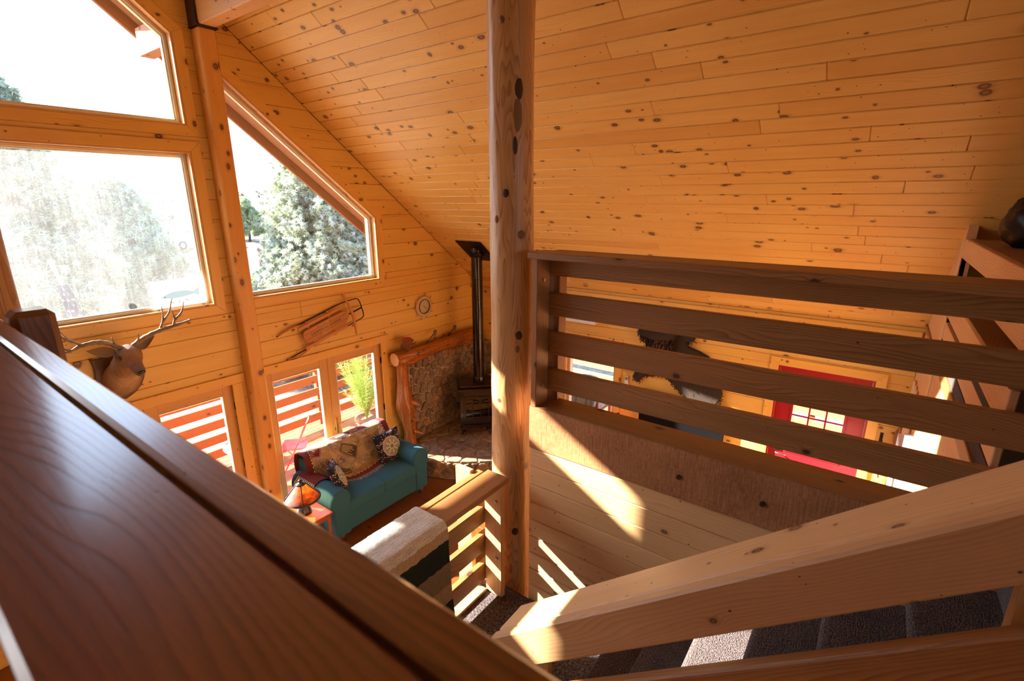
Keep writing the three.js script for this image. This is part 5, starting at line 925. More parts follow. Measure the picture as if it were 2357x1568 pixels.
{ // little things on the mantel
  const t = thing('toy_stagecoach', 'small wooden model stagecoach with red top on the mantel end', 'model'), W = std({ color: lin(0.22, 0.1, 0.035), roughness: 0.5 }), RD = std({ color: lin(0.4, 0.06, 0.07), roughness: 0.7 });
  t.position.set(4.86, 1.88, GZ + 0.18); t.rotation.y = 0.35;
  const body = new THREE.Shape(); body.moveTo(-0.09, 0.05); body.quadraticCurveTo(-0.1, 0.09, -0.08, 0.14); body.lineTo(0.08, 0.14); body.quadraticCurveTo(0.1, 0.09, 0.07, 0.05); body.closePath();
  part(t, 'coach_body', at(new THREE.ExtrudeGeometry(body, { depth: 0.07, bevelEnabled: true, bevelSize: 0.004, bevelThickness: 0.004 }), 0, 0, -0.035), W);
  part(t, 'roof_load', [soft(0.15, 0.03, 0.08, 0.012).translate(-0.02, 0.16, 0), soft(0.07, 0.04, 0.06, 0.016).translate(-0.07, 0.175, 0)], RD);
  for (const [x, r] of [[-0.075, 0.045], [0.11, 0.036]]) for (const z of [-0.052, 0.052]) { const w = part(t, 'wheel', new THREE.TorusGeometry(r, 0.006, 8, 24).translate(x, r, z), W); const sp = []; for (let k = 0; k < 4; k++) sp.push(new THREE.BoxGeometry(0.005, r * 1.9, 0.005).rotateZ(k * Math.PI / 4).translate(x, r, z)); part(w, 'spokes', sp, W); }
  part(t, 'tongue', tube([[0.1, 0.045, 0], [0.2, 0.04, 0], [0.28, 0.045, 0]], 0.006, { seg: 6, sides: 6 }), W);
  part(t, 'driver_seat', soft(0.05, 0.03, 0.07, 0.008).translate(0.12, 0.1, 0), W);
  for (const [x, l, m] of [[5.3, 'slim metal ornament with round head leaning at the mantel middle', 1], [5.78, 'dark metal ornament leaning on the mantel near the stovepipe', 0.9]]) { const q = thing('metal_ornament', l, 'ornament', 'metal ornaments on the mantel'), S = std({ color: lin(0.16, 0.14, 0.12), roughness: 0.35, metalness: 0.8 }); q.position.set(x, 1.885, GZ + 0.15); q.rotation.z = -0.95; part(q, 'shaft', tube([[0, 0, 0], [0, 0.1, 0], [0, 0.2 * m, 0.004]], (v) => 0.007 + 0.004 * v, { seg: 8, sides: 10 }), S); part(q, 'head', [new THREE.SphereGeometry(0.03, 18, 12).scale(1, 1.2, 0.8).translate(0, 0.22 * m, 0), new THREE.TorusGeometry(0.022, 0.006, 8, 20).translate(0.02, 0.19 * m, 0.008)], S); part(q, 'foot', soft(0.03, 0.03, 0.024, 0.006).translate(0, 0.01, 0), S); }
}
{ // print of a fish standing at the foot of the hazy window
  const map = canvasTexture(512, 320, (c, w, h) => { c.fillStyle = '#f1ece8'; c.fillRect(0, 0, w, h); c.fillStyle = '#7f96a0'; c.beginPath(); c.moveTo(70, 190); c.quadraticCurveTo(190, 90, 400, 150); c.lineTo(460, 110); c.lineTo(455, 210); c.lineTo(400, 180); c.quadraticCurveTo(230, 250, 70, 190); c.fill(); c.fillStyle = '#b9c6c6'; c.beginPath(); c.moveTo(90, 192); c.quadraticCurveTo(230, 225, 400, 180); c.quadraticCurveTo(230, 250, 90, 192); c.fill(); c.strokeStyle = '#c2574a'; c.lineWidth = 9; c.beginPath(); c.moveTo(150, 235); c.lineTo(190, 262); c.moveTo(300, 228); c.lineTo(340, 255); c.moveTo(240, 238); c.lineTo(250, 266); c.stroke(); c.fillStyle = '#22282a'; c.beginPath(); c.arc(112, 182, 6, 0, 7); c.fill(); });
  const t = thing('fish_print', 'white print of a trout leaning in the corner of the hazy window', 'print');
  part(t, 'sheet', new THREE.PlaneGeometry(0.478, 0.286).translate(2.03, 3.126, GZ - 0.0535), phys({ map, roughness: 0.95, transmission: 0.2, thickness: 0, side: THREE.DoubleSide }));
  for (const x of [1.82, 2.24]) part(t, 'clip', new THREE.BoxGeometry(0.02, 0.02, 0.006).translate(x, 2.985, GZ - 0.054), STEEL);
}
// ---------------------------------------------------------------- things in the room behind the railing
{ // bear pelt
  const t = thing('bear_pelt', 'dark shaggy bear hide hung on the wall over the television', 'animal hide');
  const out = [[-2.57, 2.3], [-2.46, 2.41], [-2.3, 2.47], [-2.16, 2.53], [-2.0, 2.48], [-1.86, 2.37], [-1.83, 2.29], [-1.93, 2.24], [-1.9, 2.15], [-1.75, 2.11], [-1.62, 2.06], [-1.5, 1.85], [-1.41, 1.63], [-1.42, 1.52], [-1.48, 1.42], [-1.6, 1.37], [-1.76, 1.42], [-1.95, 1.56], [-2.1, 1.7], [-2.22, 1.74], [-2.36, 1.7], [-2.46, 1.66], [-2.55, 1.55], [-2.61, 1.6], [-2.57, 1.7], [-2.42, 1.79], [-2.3, 1.92], [-2.36, 2.05], [-2.43, 2.1], [-2.46, 2.17], [-2.54, 2.24]];
  const s = new THREE.Shape(out.map((p) => new THREE.Vector2(...p)));
  const HIDE = std({ color: lin(0.035, 0.022, 0.015), roughness: 1 });
  part(t, 'hide', intoEave(new THREE.ExtrudeGeometry(s, { depth: 0.02, bevelEnabled: true, bevelThickness: 0.03, bevelSize: 0.02, bevelSegments: 3 }).translate(0, 0, 0.032)), HIDE);
  const head = sdfMesh((x, y, z) => { const p = [x, y, z]; let d = capsule(p, [6.49, 2.34, -2.16], [6.45, 2.3, -2.34], 0.13, 0.09); d = smin(d, capsule(p, [6.45, 2.3, -2.34], [6.45, 2.28, -2.52], 0.075, 0.042), 0.05); return d; }, [6.25, 2.05, -2.65], [6.65, 2.6, -1.95], 40);
  part(t, 'head', head, HIDE);
  part(t, 'nose', new THREE.SphereGeometry(0.024, 14, 10).translate(6.45, 2.29, -2.565), std({ color: lin(0.12, 0.09, 0.07), roughness: 0.5 }));
  for (const z of [-2.12, -2.06]) part(t, 'ear', new THREE.SphereGeometry(0.045, 14, 10).scale(0.5, 1, 0.9).translate(6.46, 2.45, z), HIDE);
  const r = rng(121), N = 7000, cone = new THREE.ConeGeometry(0.006, 0.07, 4, 1).translate(0, -0.03, 0), fur = new THREE.InstancedMesh(cone, std({ color: 0xffffff, roughness: 1 }), N), m = new THREE.Matrix4(), q = new THREE.Quaternion(), cc = new THREE.Color(); let n = 0;
  const inside = (x, y) => { let c = false; for (let i = 0, j = out.length - 1; i < out.length; j = i++) if ((out[i][1] > y) !== (out[j][1] > y) && x < (out[j][0] - out[i][0]) * (y - out[i][1]) / (out[j][1] - out[i][1]) + out[i][0]) c = !c; return c; };
  while (n < N) { const z = between(-2.64, -1.38, r), y = between(1.34, 2.56, r); if (!inside(z, y)) continue; const headish = z < -2.05 && y > 2.1; q.setFromEuler(new THREE.Euler(between(-0.5, 0.5, r) + (z > -1.9 ? -0.4 : 0.1), 0, between(0.05, 0.4, r), 'XYZ')); m.compose(new THREE.Vector3(headish ? EX - between(0.06, 0.16, r) : EX - between(0.055, 0.085, r), y, z), q, new THREE.Vector3(1, between(0.6, 1.4, r), 1)); fur.setMatrixAt(n, m); const k = r(), tan = (z > -2.35 && z < -2.1 && y < 2.25) || y < 1.65 ? 0.5 : 0.12; k < tan ? cc.setRGB(0.16, 0.095, 0.05) : cc.setRGB(0.03, 0.019, 0.013); fur.setColorAt(n, cc); n++; }
  fur.name = 'fur'; fur.userData.kind = 'stuff'; shade(fur); t.add(fur);
}
{
  const t = thing('television', 'flat black television on a low stand under the hide', 'television'), B = phys({ color: lin(0.006, 0.006, 0.007), roughness: 0.5, specularIntensity: 0.15 });
  part(t, 'screen', soft(0.03, 0.66, 1.18, 0.006).translate(EX - 0.09, 1.1, -1.89), B);
  part(t, 'bezel', [new THREE.BoxGeometry(0.034, 0.012, 1.19).translate(EX - 0.092, 1.431, -1.89), new THREE.BoxGeometry(0.034, 0.02, 1.19).translate(EX - 0.092, 0.772, -1.89)], METAL_BLACK);
  part(t, 'foot', [new THREE.BoxGeometry(0.2, 0.012, 0.3).translate(EX - 0.12, 0.626, -2.2), new THREE.BoxGeometry(0.02, 0.16, 0.04).translate(EX - 0.09, 0.7, -2.2), new THREE.BoxGeometry(0.2, 0.012, 0.3).translate(EX - 0.12, 0.626, -1.58), new THREE.BoxGeometry(0.02, 0.16, 0.04).translate(EX - 0.09, 0.7, -1.58)], METAL_BLACK);
  const c = thing('media_cabinet', 'low wooden cabinet carrying the television and a lamp', 'cabinet');
  board(c, 'body', [EX - 0.46, 0.08, -3.0], [EX - 0.03, 0.6, -1.2], DOORWOOD, { axis: 2 }); board(c, 'top', [EX - 0.48, 0.6, -3.03], [EX - 0.03, 0.62, -1.17], DOORWOOD, { axis: 2 });
  for (let k = 0; k < 3; k++) { const d = board(c, 'door', [EX - 0.478, 0.12, -2.96 + k * 0.59], [EX - 0.461, 0.57, -2.4 + k * 0.59], DOORWOOD, { axis: 1 }); part(d, 'knob', new THREE.SphereGeometry(0.014, 12, 8).translate(EX - 0.49, 0.35, -2.45 + k * 0.59), METAL_BLACK); }
  for (const z of [-2.94, -1.26]) for (const x of [EX - 0.42, EX - 0.08]) part(c, 'foot', new THREE.BoxGeometry(0.06, 0.08, 0.06).translate(x, 0.04, z), DOORWOOD);
  micaLamp('table_lamp', 'mica lamp seen by its black cap beside the television', EX - 0.25, 0.62, -2.74, 0.35);
  const a = thing('air_conditioner', 'white wall air conditioner above the small window, mostly behind a rail board', 'air conditioner'), WH = std({ color: lin(0.8, 0.8, 0.8), roughness: 0.4 });
  part(a, 'housing', soft(0.2, 0.27, 0.9, 0.03, 4).translate(EX - 0.103, 2.425, -3.66), WH); part(a, 'outlet_flap', soft(0.08, 0.012, 0.82, 0.004).translate(EX - 0.13, 2.296, -3.66), std({ color: lin(0.7, 0.7, 0.72), roughness: 0.4 }));
  const m = thing('remote_control', 'white remote control in a holder on the wall beside the window', 'remote control');
  part(m, 'holder', soft(0.03, 0.09, 0.07, 0.006).translate(EX - 0.018, 1.405, -2.735), WH); part(m, 'handset', soft(0.022, 0.16, 0.055, 0.006).translate(EX - 0.022, 1.48, -2.735), WH); part(m, 'display', new THREE.BoxGeometry(0.002, 0.05, 0.04).translate(EX - 0.034, 1.525, -2.735), std({ color: lin(0.2, 0.2, 0.2), roughness: 0.3 }));
}
{ // coat hooks and hanging pieces right of the red door
  const t = thing('coat_hook', 'black wire coat hook next to the red door', 'hook');
  part(t, 'wire', tube([[EX - 0.006, 1.5, 0.33], [EX - 0.01, 1.42, 0.33], [EX - 0.06, 1.37, 0.335], [EX - 0.12, 1.39, 0.34], [EX - 0.12, 1.43, 0.34]], 0.005, { seg: 20, sides: 6 }), METAL_BLACK);
  part(t, 'wire', tube([[EX - 0.006, 1.5, 0.33], [EX - 0.07, 1.49, 0.335], [EX - 0.12, 1.47, 0.34], [EX - 0.14, 1.42, 0.34]], 0.005, { seg: 20, sides: 6 }), METAL_BLACK);
  part(t, 'back_plate', soft(0.006, 0.16, 0.03, 0.002).translate(EX - 0.004, 1.46, 0.33), METAL_BLACK);
  const b = thing('wall_bracket', 'curved iron bracket under the coat hook', 'bracket');
  part(b, 'scroll', tube([[EX - 0.006, 1.24, 0.36], [EX - 0.03, 1.16, 0.36], [EX - 0.1, 1.1, 0.365], [EX - 0.2, 1.08, 0.37]], 0.006, { seg: 20, sides: 6 }), METAL_BLACK);
  part(b, 'back_plate', soft(0.006, 0.1, 0.03, 0.002).translate(EX - 0.004, 1.24, 0.36), METAL_BLACK);
}
// ---------------------------------------------------------------- right-hand end: plywood wall, shelves and boxed steps
const RW = 0.5;
{
  const w = structure('wall_right');
  const tri = (pts, front, back, mat, name, o = {}) => part(w, name, prism(pts, front, back, { c: 0.002, ...o }), mat);
  tri([[EX, 2.0], [5.2, 2.0], [5.2, roofY(5.2)], [EX, 2.775]], RW, RW + 0.06, PLY[0], 'upper_panel', { uo: 0.3, vo: 0.2 });
  tri([[EX, 0], [5.2, 0], [5.2, 2.0], [EX, 2.0]], RW, RW + 0.06, PLY[1], 'lower_panel', { uo: 1.2, vo: 0.9 });
  part(w, 'batten', chamferBox([5.32, 2.79, RW - 0.022], [EX - 0.01, 2.83, RW - 0.001], { axis: 0 }), CEDAR[0]);
  for (const [a, b] of [[6.2, 6.26], [6.02, 6.08], [5.86, 5.92], [5.72, 5.77]]) board(w, 'moulding', [a, 1.2, RW - 0.03], [b, 2.3, RW - 0.001], PALE[0], { axis: 1, c: 0.01 });
  board(w, 'corner_post', [5.2, 0, RW - 0.002], [5.34, roofY(5.34) - 0.01, RW + 0.046], PALE[1], { axis: 1, c: 0.01 });
  // the recess and the boards that cross it
  tri([[5.2, 0], [2.7, 0], [2.7, 4.9], [4.2, 4.65], [5.2, roofY(5.2)]], 1.25, 1.32, PLY[1], 'recess_back');
  board(w, 'shelf_front', [2.66, 3.63, RW], [5.18, 3.775, RW + 0.03], PLY[0], { axis: 0 });
  board(w, 'shelf', [2.66, 3.752, RW + 0.031], [5.18, 3.775, 1.24], CEDAR[1], { axis: 0 });
  board(w, 'riser_board', [2.66, 3.165, RW], [5.18, 3.335, RW + 0.03], PLY[1], { axis: 0 });
  board(w, 'tread', [2.66, 3.336, RW - 0.01], [5.18, 3.362, RW + 0.35], CEDAR[1], { axis: 0 });
  board(w, 'riser_board', [2.66, 3.46, RW + 0.02], [3.62, 3.61, RW + 0.05], PLY[0], { axis: 0 });
  board(w, 'riser_board', [2.66, 2.985, RW + 0.002], [5.18, 3.118, RW + 0.03], PLY[0], { axis: 0 });
  part(w, 'carpet_strip', new THREE.BoxGeometry(2.5, 0.09, 0.03).translate(3.92, 2.935, RW + 0.016), CARPET);
  part(w, 'carpet_strip', new THREE.BoxGeometry(1.1, 0.045, 0.03).translate(3.2, 3.142, RW + 0.016), CARPET);
  board(w, 'edge_strip', [2.66, 2.79, RW - 0.012], [5.18, 2.885, RW + 0.02], CEDAR[0], { axis: 0 });
  tri([[5.2, 0], [2.66, 0], [2.66, 2.788], [5.2, 2.788]], RW + 0.005, RW + 0.05, PLY[1], 'stringer_panel', { uo: 2, vo: 0.5 });
}
for (const [k, [x, y, z, s, label]] of [[4.45, 3.776, 0.78, 1, 'black plastic bag stuffed on the top shelf at the right edge'], [3.55, 3.776, 0.85, 1.1, 'second black bag on the top shelf, farther right']].entries()) { const t = thing('plastic_bag', label, 'bag'); const g = new THREE.SphereGeometry(0.2 * s, 40, 28), P = g.attributes.position; for (let i = 0; i < P.count; i++) { const n = 1 + 0.16 * noise3(P.getX(i) * 11 + k * 9, P.getY(i) * 11, P.getZ(i) * 11) + 0.08 * noise3(P.getX(i) * 30, P.getY(i) * 30 + k, P.getZ(i) * 30); P.setXYZ(i, P.getX(i) * n * 1.3, Math.max(-0.14 * s, P.getY(i) * n * 0.95), P.getZ(i) * n); } g.computeVertexNormals(); const B = phys({ color: lin(0.004, 0.004, 0.005), roughness: 0.4, specularIntensity: 0.5 }); part(t, 'sack', g.translate(x, y + 0.141 * s, z), B); part(t, 'tied_neck', tube([[x, y + 0.3 * s, z], [x + 0.02, y + 0.36 * s, z], [x + 0.05, y + 0.4 * s, z + 0.01]], (v) => 0.03 + 0.02 * v, { seg: 8, sides: 10 }), B); }
{ // framed prints and carved boards on the right-hand wall
  const frame = (label, x0, x1, y0, y1, mat, draw) => { const t = thing('framed_picture', label, 'picture'), z = RW - 0.045; ring(t, 'frame', [[x0, y0], [x1, y0], [x1, y1], [x0, y1]], -0.035, z - 0.02, RW - 0.002, mat); const map = canvasTexture(256, 256, draw); const g = new THREE.PlaneGeometry(x1 - x0 - 0.06, y1 - y0 - 0.06).rotateY(Math.PI).translate((x0 + x1) / 2, (y0 + y1) / 2, z + 0.002); part(t, 'print', g, std({ map, roughness: 0.4 })); part(t, 'backing', new THREE.BoxGeometry(x1 - x0 - 0.04, y1 - y0 - 0.04, 0.02).translate((x0 + x1) / 2, (y0 + y1) / 2, RW - 0.02), BACKING); };
  const WHITE = std({ color: lin(0.75, 0.75, 0.78), roughness: 0.5 }), GREY = std({ color: lin(0.3, 0.3, 0.33), roughness: 0.5 });
  frame('white framed print with faint red drawing on the right-hand wall', 5.5, 6.1, 1.0, 1.75, WHITE, (c, w, h) => { c.fillStyle = '#e8eaf0'; c.fillRect(0, 0, w, h); c.strokeStyle = '#b7524e'; c.lineWidth = 5; c.beginPath(); c.moveTo(150, 60); c.quadraticCurveTo(90, 130, 160, 200); c.stroke(); c.strokeStyle = '#7d9a93'; c.beginPath(); c.ellipse(110, 120, 22, 58, 0.2, 0, 7); c.stroke(); });
  frame('grey framed print nearer the stair on the right-hand wall', 5.36, 5.47, 1.1, 2.0, GREY, (c, w, h) => { c.fillStyle = '#c9cdd2'; c.fillRect(0, 0, w, h); c.fillStyle = '#8d9299'; c.fillRect(30, 120, 200, 90); });
  const cv = thing('carved_board', 'carved brown wooden board hanging beside the coat hook', 'carving'), BR = phys({ map: cedarMap, color: lin(0.8, 0.55, 0.36), roughness: 0.5 });
  board(cv, 'plank', [6.27, 0.9, RW - 0.05], [6.5, 1.75, RW - 0.002], BR, { axis: 1, c: 0.012 }); for (let k = 0; k < 3; k++) part(cv, 'relief', new THREE.SphereGeometry(1, 18, 12).scale(0.08, 0.1, 0.025).translate(6.39, 1.1 + k * 0.24, RW - 0.052), BR);
  const l = thing('floral_lamp', 'table lamp with a cream shade of brown leaves by the red door', 'lamp');
  const map = canvasTexture(512, 256, (c, w, h) => { c.fillStyle = '#ece6d8'; c.fillRect(0, 0, w, h); const r = rng(131); for (let i = 0; i < 40; i++) { c.save(); c.translate(r() * w, r() * h); c.rotate(r() * 6); c.fillStyle = ['#8a5a2c', '#6d4a28', '#a3753f'][i % 3]; c.beginPath(); c.ellipse(0, 0, 16, 6, 0, 0, 7); c.fill(); c.restore(); } });
  l.position.set(5.72, 0, 0.14);
  part(l, 'shade', lathe([[0.19, 0.98], [0.14, 1.2], [0.02, 1.21]], 40), phys({ map, roughness: 0.9, transmission: 0.35, thickness: 0, side: THREE.DoubleSide }));
  part(l, 'stand', lathe([[0, 0.63], [0.08, 0.63], [0.085, 0.65], [0.05, 0.68], [0.03, 0.75], [0.06, 0.84], [0.03, 0.92], [0.012, 0.95], [0.012, 1.2]], 28), METAL_BROWN);
  const tb = thing('hall_table', 'narrow hall table under the floral lamp', 'table'); board(tb, 'top', [5.5, 0.6, -0.06], [5.95, 0.628, 0.38], DOORWOOD, { axis: 2 }); for (const x of [5.53, 5.92]) for (const z of [-0.03, 0.35]) board(tb, 'leg', [x - 0.02, 0.001, z - 0.02], [x + 0.02, 0.6, z + 0.02], DOORWOOD, { axis: 1 });
}
// ---------------------------------------------------------------- outside: deck, yard, trees, hills
const DECKRED = tints([[0.62, 0.27, 0.17], [0.56, 0.24, 0.15]], paleMap, 0.7), DECKY = -0.15;
{
  const d = structure('deck'), r = rng(141);
  for (let k = 0; k < 17; k++) board(d, 'deck_board', [-4.5, DECKY - 0.03, -6.14 - 0.142 * k - 0.138], [7.4, DECKY, -6.14 - 0.142 * k], DECKRED[k % 2], { axis: 0, r });
  board(d, 'rim', [-4.5, DECKY - 0.35, -8.6], [7.4, DECKY - 0.031, -8.56], DECKRED[0], { axis: 0 });
  part(d, 'joists', new THREE.BoxGeometry(11.8, 0.14, 2.3).translate(1.45, DECKY - 0.12, -7.35), SHEATH);
  const t = thing('deck_railing', 'red-brown deck railing with four wide boards outside the glass doors', 'railing'), z = -8.25;
  for (const y of [0.72, 0.47, 0.22, -0.03]) board(t, 'rail_board', [-4.5, y, z - 0.02], [7.35, y + 0.15, z + 0.02], DECKRED[0], { axis: 0, r });
  for (let x = -4.4; x < 7.4; x += 1.55) board(t, 'post', [x, DECKY, z - 0.11], [x + 0.1, 0.95, z - 0.021], DECKRED[1], { axis: 1, r });
  board(t, 'cap', [-4.5, 0.95, z - 0.13], [7.4, 0.985, z + 0.03], DECKRED[1], { axis: 0, r });
}
const CHAIRRED = phys({ color: lin(0.62, 0.02, 0.05), roughness: 0.35, clearcoat: 0.3 });
function foldingChair(label, x, z, turn) {
  const t = thing('folding_chair', label, 'chair', 'red metal folding chairs on the deck');
  t.position.set(x, DECKY, z); t.rotation.y = turn;
  for (const s of [-1, 1]) { part(t, 'front_leg', tube([[s * 0.2, 0.012, 0.2], [s * 0.2, 0.45, -0.02], [s * 0.2, 0.84, -0.2]], 0.012, { seg: 10, sides: 8 }), CHAIRRED); part(t, 'rear_leg', tube([[s * 0.185, 0.012, -0.24], [s * 0.185, 0.44, 0.1]], 0.011, { seg: 1, sides: 8, curve: false }), CHAIRRED); }
  part(t, 'seat', soft(0.38, 0.025, 0.38, 0.012, 3).translate(0, 0.44, 0.03), CHAIRRED);
  part(t, 'backrest', sheet((u, v) => { const k = u * 2 - 1; return [k * 0.19, 0.64 + v * 0.21, -0.1 - v * 0.09 - 0.03 * (1 - k * k)]; }, 12, 8), phys({ color: lin(0.72, 0.16, 0.16), roughness: 0.4, side: THREE.DoubleSide }));
  for (const [y, zz] of [[0.12, 0.15], [0.13, -0.17]]) part(t, 'stretcher', tube([[-0.19, y, zz], [0.19, y, zz]], 0.008, { seg: 1, sides: 6, curve: false }), CHAIRRED);
}
foldingChair('red folding chair nearest the right glass door', 3.72, -7.05, -2.3);
foldingChair('red folding chair farther left on the deck', 2.0, -7.15, 1.1);
{
  const t = thing('deck_table', 'round red deck table between the folding chairs', 'table');
  part(t, 'top', lathe([[0, 0.66], [0.36, 0.66], [0.375, 0.672], [0.36, 0.685], [0, 0.685]], 48).translate(3.1, DECKY, -7.2), phys({ color: lin(0.7, 0.22, 0.22), roughness: 0.4 }));
  part(t, 'pedestal', lathe([[0.02, 0.03], [0.02, 0.66]], 16).translate(3.1, DECKY, -7.2), CHAIRRED); part(t, 'foot', lathe([[0, 0.001], [0.22, 0.001], [0.22, 0.02], [0.03, 0.04], [0, 0.04]], 28).translate(3.1, DECKY, -7.2), CHAIRRED);
  const c = thing('storage_box', 'white storage box by the deck railing', 'box'), W = std({ color: lin(0.65, 0.65, 0.66), roughness: 0.5 }); part(c, 'body', soft(0.6, 0.45, 0.4, 0.02).translate(1.9, DECKY + 0.226, -7.9), W); part(c, 'lid', soft(0.64, 0.05, 0.44, 0.015).translate(1.9, DECKY + 0.475, -7.9), W);
}
const needle = (() => { // a spray of short scaly twigs
  const r = rng(301), P = [], v = new THREE.Vector3(), s = new THREE.Vector3();
  for (let k = 0; k < 22; k++) { v.set(r() - 0.5, r() - 0.25, r() - 0.5).normalize().multiplyScalar(between(0.7, 1.25, r)); s.set(r() - 0.5, r() - 0.5, r() - 0.5).cross(v).normalize().multiplyScalar(0.13); const o = [0, 1, 2].map(() => (r() - 0.5) * 0.5); P.push(o[0] - s.x, o[1] - s.y, o[2] - s.z, o[0] + s.x, o[1] + s.y, o[2] + s.z, o[0] + v.x, o[1] + v.y, o[2] + v.z); }
  const g = new THREE.BufferGeometry(); g.setAttribute('position', new THREE.Float32BufferAttribute(P, 3)); g.computeVertexNormals(); return g; })();
const LEAF = phys({ color: 0xffffff, roughness: 1, transmission: 0.35, thickness: 0, side: THREE.DoubleSide }), BARK = std({ map: stoneMap, color: lin(0.16, 0.11, 0.075), roughness: 1 });
function foliage(parent, name, list, tone) {
  const im = new THREE.InstancedMesh(needle, LEAF, list.length), m = new THREE.Matrix4(), q = new THREE.Quaternion(), c = new THREE.Color();
  list.forEach(([x, y, z, s, k, a], i) => { q.setFromEuler(new THREE.Euler(a, a * 2.3, a * 1.7)); m.compose(new THREE.Vector3(x, y, z), q, new THREE.Vector3(s, s, s)); im.setMatrixAt(i, m); c.setRGB(tone[0] * k, tone[1] * k, tone[2] * k * (0.8 + 0.4 * ((i * 37) % 11) / 11)); im.setColorAt(i, c); });
  im.name = name; im.userData.kind = 'stuff'; shade(im); parent.add(im);
}
function tree(name, label, x, z, y0, h, rad, n, seed, { tone = [0.2, 0.25, 0.13], size = 0.13, crown = 0.06, group, cone = 0.75, trunk = true, clip = -9 } = {}) {
  const t = thing(name, label, 'tree', group), r = rng(seed), list = [], tips = [];
  for (let k = 0; k < Math.max(14, n / 42); k++) { const v = Math.pow(r(), 0.8), a = r() * 2 * Math.PI, w = rad * Math.pow(1 - v, cone) * (0.35 + 0.65 * Math.sqrt(r())) * (v < 0.12 ? 0.8 : 1); tips.push([Math.cos(a) * w, crown * h + v * h * (1 - crown), Math.sin(a) * w]); }
  const gs = () => (r() + r() + r() - 1.5) / 1.5;
  for (let k = 0; k < n; k++) { const p = tips[Math.floor(r() * tips.length)], s = rad * 0.2; list.push([x + p[0] + gs() * s, Math.max(clip + size * r(), y0 + 0.05, y0 + p[1] + gs() * s * 1.3 - 0.03), z + p[2] + gs() * s, size * between(0.5, 1.35, r), between(0.6, 1.45, r), r() * 6]); }
  if (trunk) part(t, 'trunk', tube([[x, y0 - 0.15, z], [x + 0.05 * rad, y0 + h * 0.3, z], [x - 0.03 * rad, y0 + h * 0.62, z], [x, y0 + h * 0.9, z]], (v) => 0.06 * h * 0.5 * (1 - v) + 0.02, { seg: 14, sides: 9 }), BARK);
  foliage(t, 'foliage', list, tone);
  return t;
}
const hillAt = (x, z) => { const d = Math.hypot(x - 0.1, z); return -0.75 + 0.75 * smooth(14, 46, d) + 11 * smooth(110, 330, d) * (0.75 + 0.35 * noise2(Math.atan2(z, x) * 5 + 3, d * 0.004)) + smooth(10, 60, d) * 0.25 * noise2(x * 0.06, z * 0.06); };
{
  const map = texture(1024, 1024, (u, v, o) => { const a = noise2(u * 40, v * 40, 40, 40), b = noise2(u * 160, v * 160, 160, 160), c = noise2(u * 9, v * 9, 9, 9), k = clamp(0.5 + 0.3 * a + 0.3 * b + 0.2 * c); o[0] = lerp(0.34, 0.7, k); o[1] = lerp(0.29, 0.61, k); o[2] = lerp(0.24, 0.52, k); });
  const g = structure('ground');
  part(g, 'terrain', sheet((u, v) => { const d = 6.5 * Math.pow(450 / 6.5, v), a = u * 2 * Math.PI, x = Math.cos(a) * d, z = Math.sin(a) * d; return [x, hillAt(x, z) - (d < 12 ? 0.02 : 0), z]; }, 200, 90, { uv: (u, v) => { const d = 6.5 * Math.pow(450 / 6.5, v), a = u * 2 * Math.PI; return [Math.cos(a) * d / 14, Math.sin(a) * d / 14]; } }), std({ map, roughness: 1, side: THREE.DoubleSide }));
  part(g, 'road', sheet((u, v) => { const x = lerp(-40, 90, u), z = -52 - 0.12 * (x - 20) + lerp(0, -5.5, v); return [x, hillAt(x, z) + 0.06, z]; }, 80, 6), std({ color: lin(0.3, 0.3, 0.31), roughness: 0.9 }));
  const r = rng(151), list = []; for (let k = 0; k < 900; k++) { const a = -Math.PI / 2 + between(-0.25, 0.95, r), d = between(95, 360, r), x = Math.cos(a) * d, z = Math.sin(a) * d; list.push([x, hillAt(x, z) + 0.5, z, between(0.6, 2.0, r), between(0.6, 1.2, r), r() * 6]); }
  const s = thing('hillside_brush', 'dark specks of juniper scattered over the far hillside', 'brush', undefined, 'stuff'); foliage(s, 'foliage', list, [0.17, 0.2, 0.14]);
}
tree('juniper_tree', 'big pale green juniper filling the slanted window', 8.3, -12.7, -0.75, 7.1, 2.3, 30000, 161, { size: 0.1, tone: [0.5, 0.56, 0.44], cone: 0.62, crown: 0.05 });
tree('juniper_tree', 'second juniper close behind the big one, at its right', 10.6, -13.6, -0.75, 5.2, 1.9, 14000, 163, { size: 0.11, tone: [0.48, 0.54, 0.42], cone: 0.55 });
tree('small_tree', 'small round tree standing alone before the far hill', 24.6, -50.5, -0.1, 4.0, 1.6, 1500, 167, { size: 0.32, tone: [0.34, 0.43, 0.24], cone: 0.5, crown: 0.24 });
tree('yard_tree', 'tall hazy tree at the left end of the big window', 3.5, -20.5, -0.7, 7.7, 2.6, 12000, 173, { size: 0.16, tone: [0.36, 0.43, 0.32], cone: 0.85 });
tree('yard_tree', 'hazy bushy tree left of the parked white car', 7.3, -27, -0.5, 5.2, 3.0, 9000, 179, { size: 0.19, tone: [0.36, 0.43, 0.32], cone: 0.6 });
tree('yard_tree', 'dark hazy tree seen between the car and the tall tree', 10.2, -36, -0.3, 4.6, 2.8, 3000, 181, { size: 0.32, tone: [0.34, 0.41, 0.3], cone: 0.5 });
tree('yard_tree', 'slim tree just right of the second parked car', 22.5, -56, -0.1, 5.2, 1.8, 1500, 187, { size: 0.36, tone: [0.36, 0.43, 0.32], cone: 0.6 });
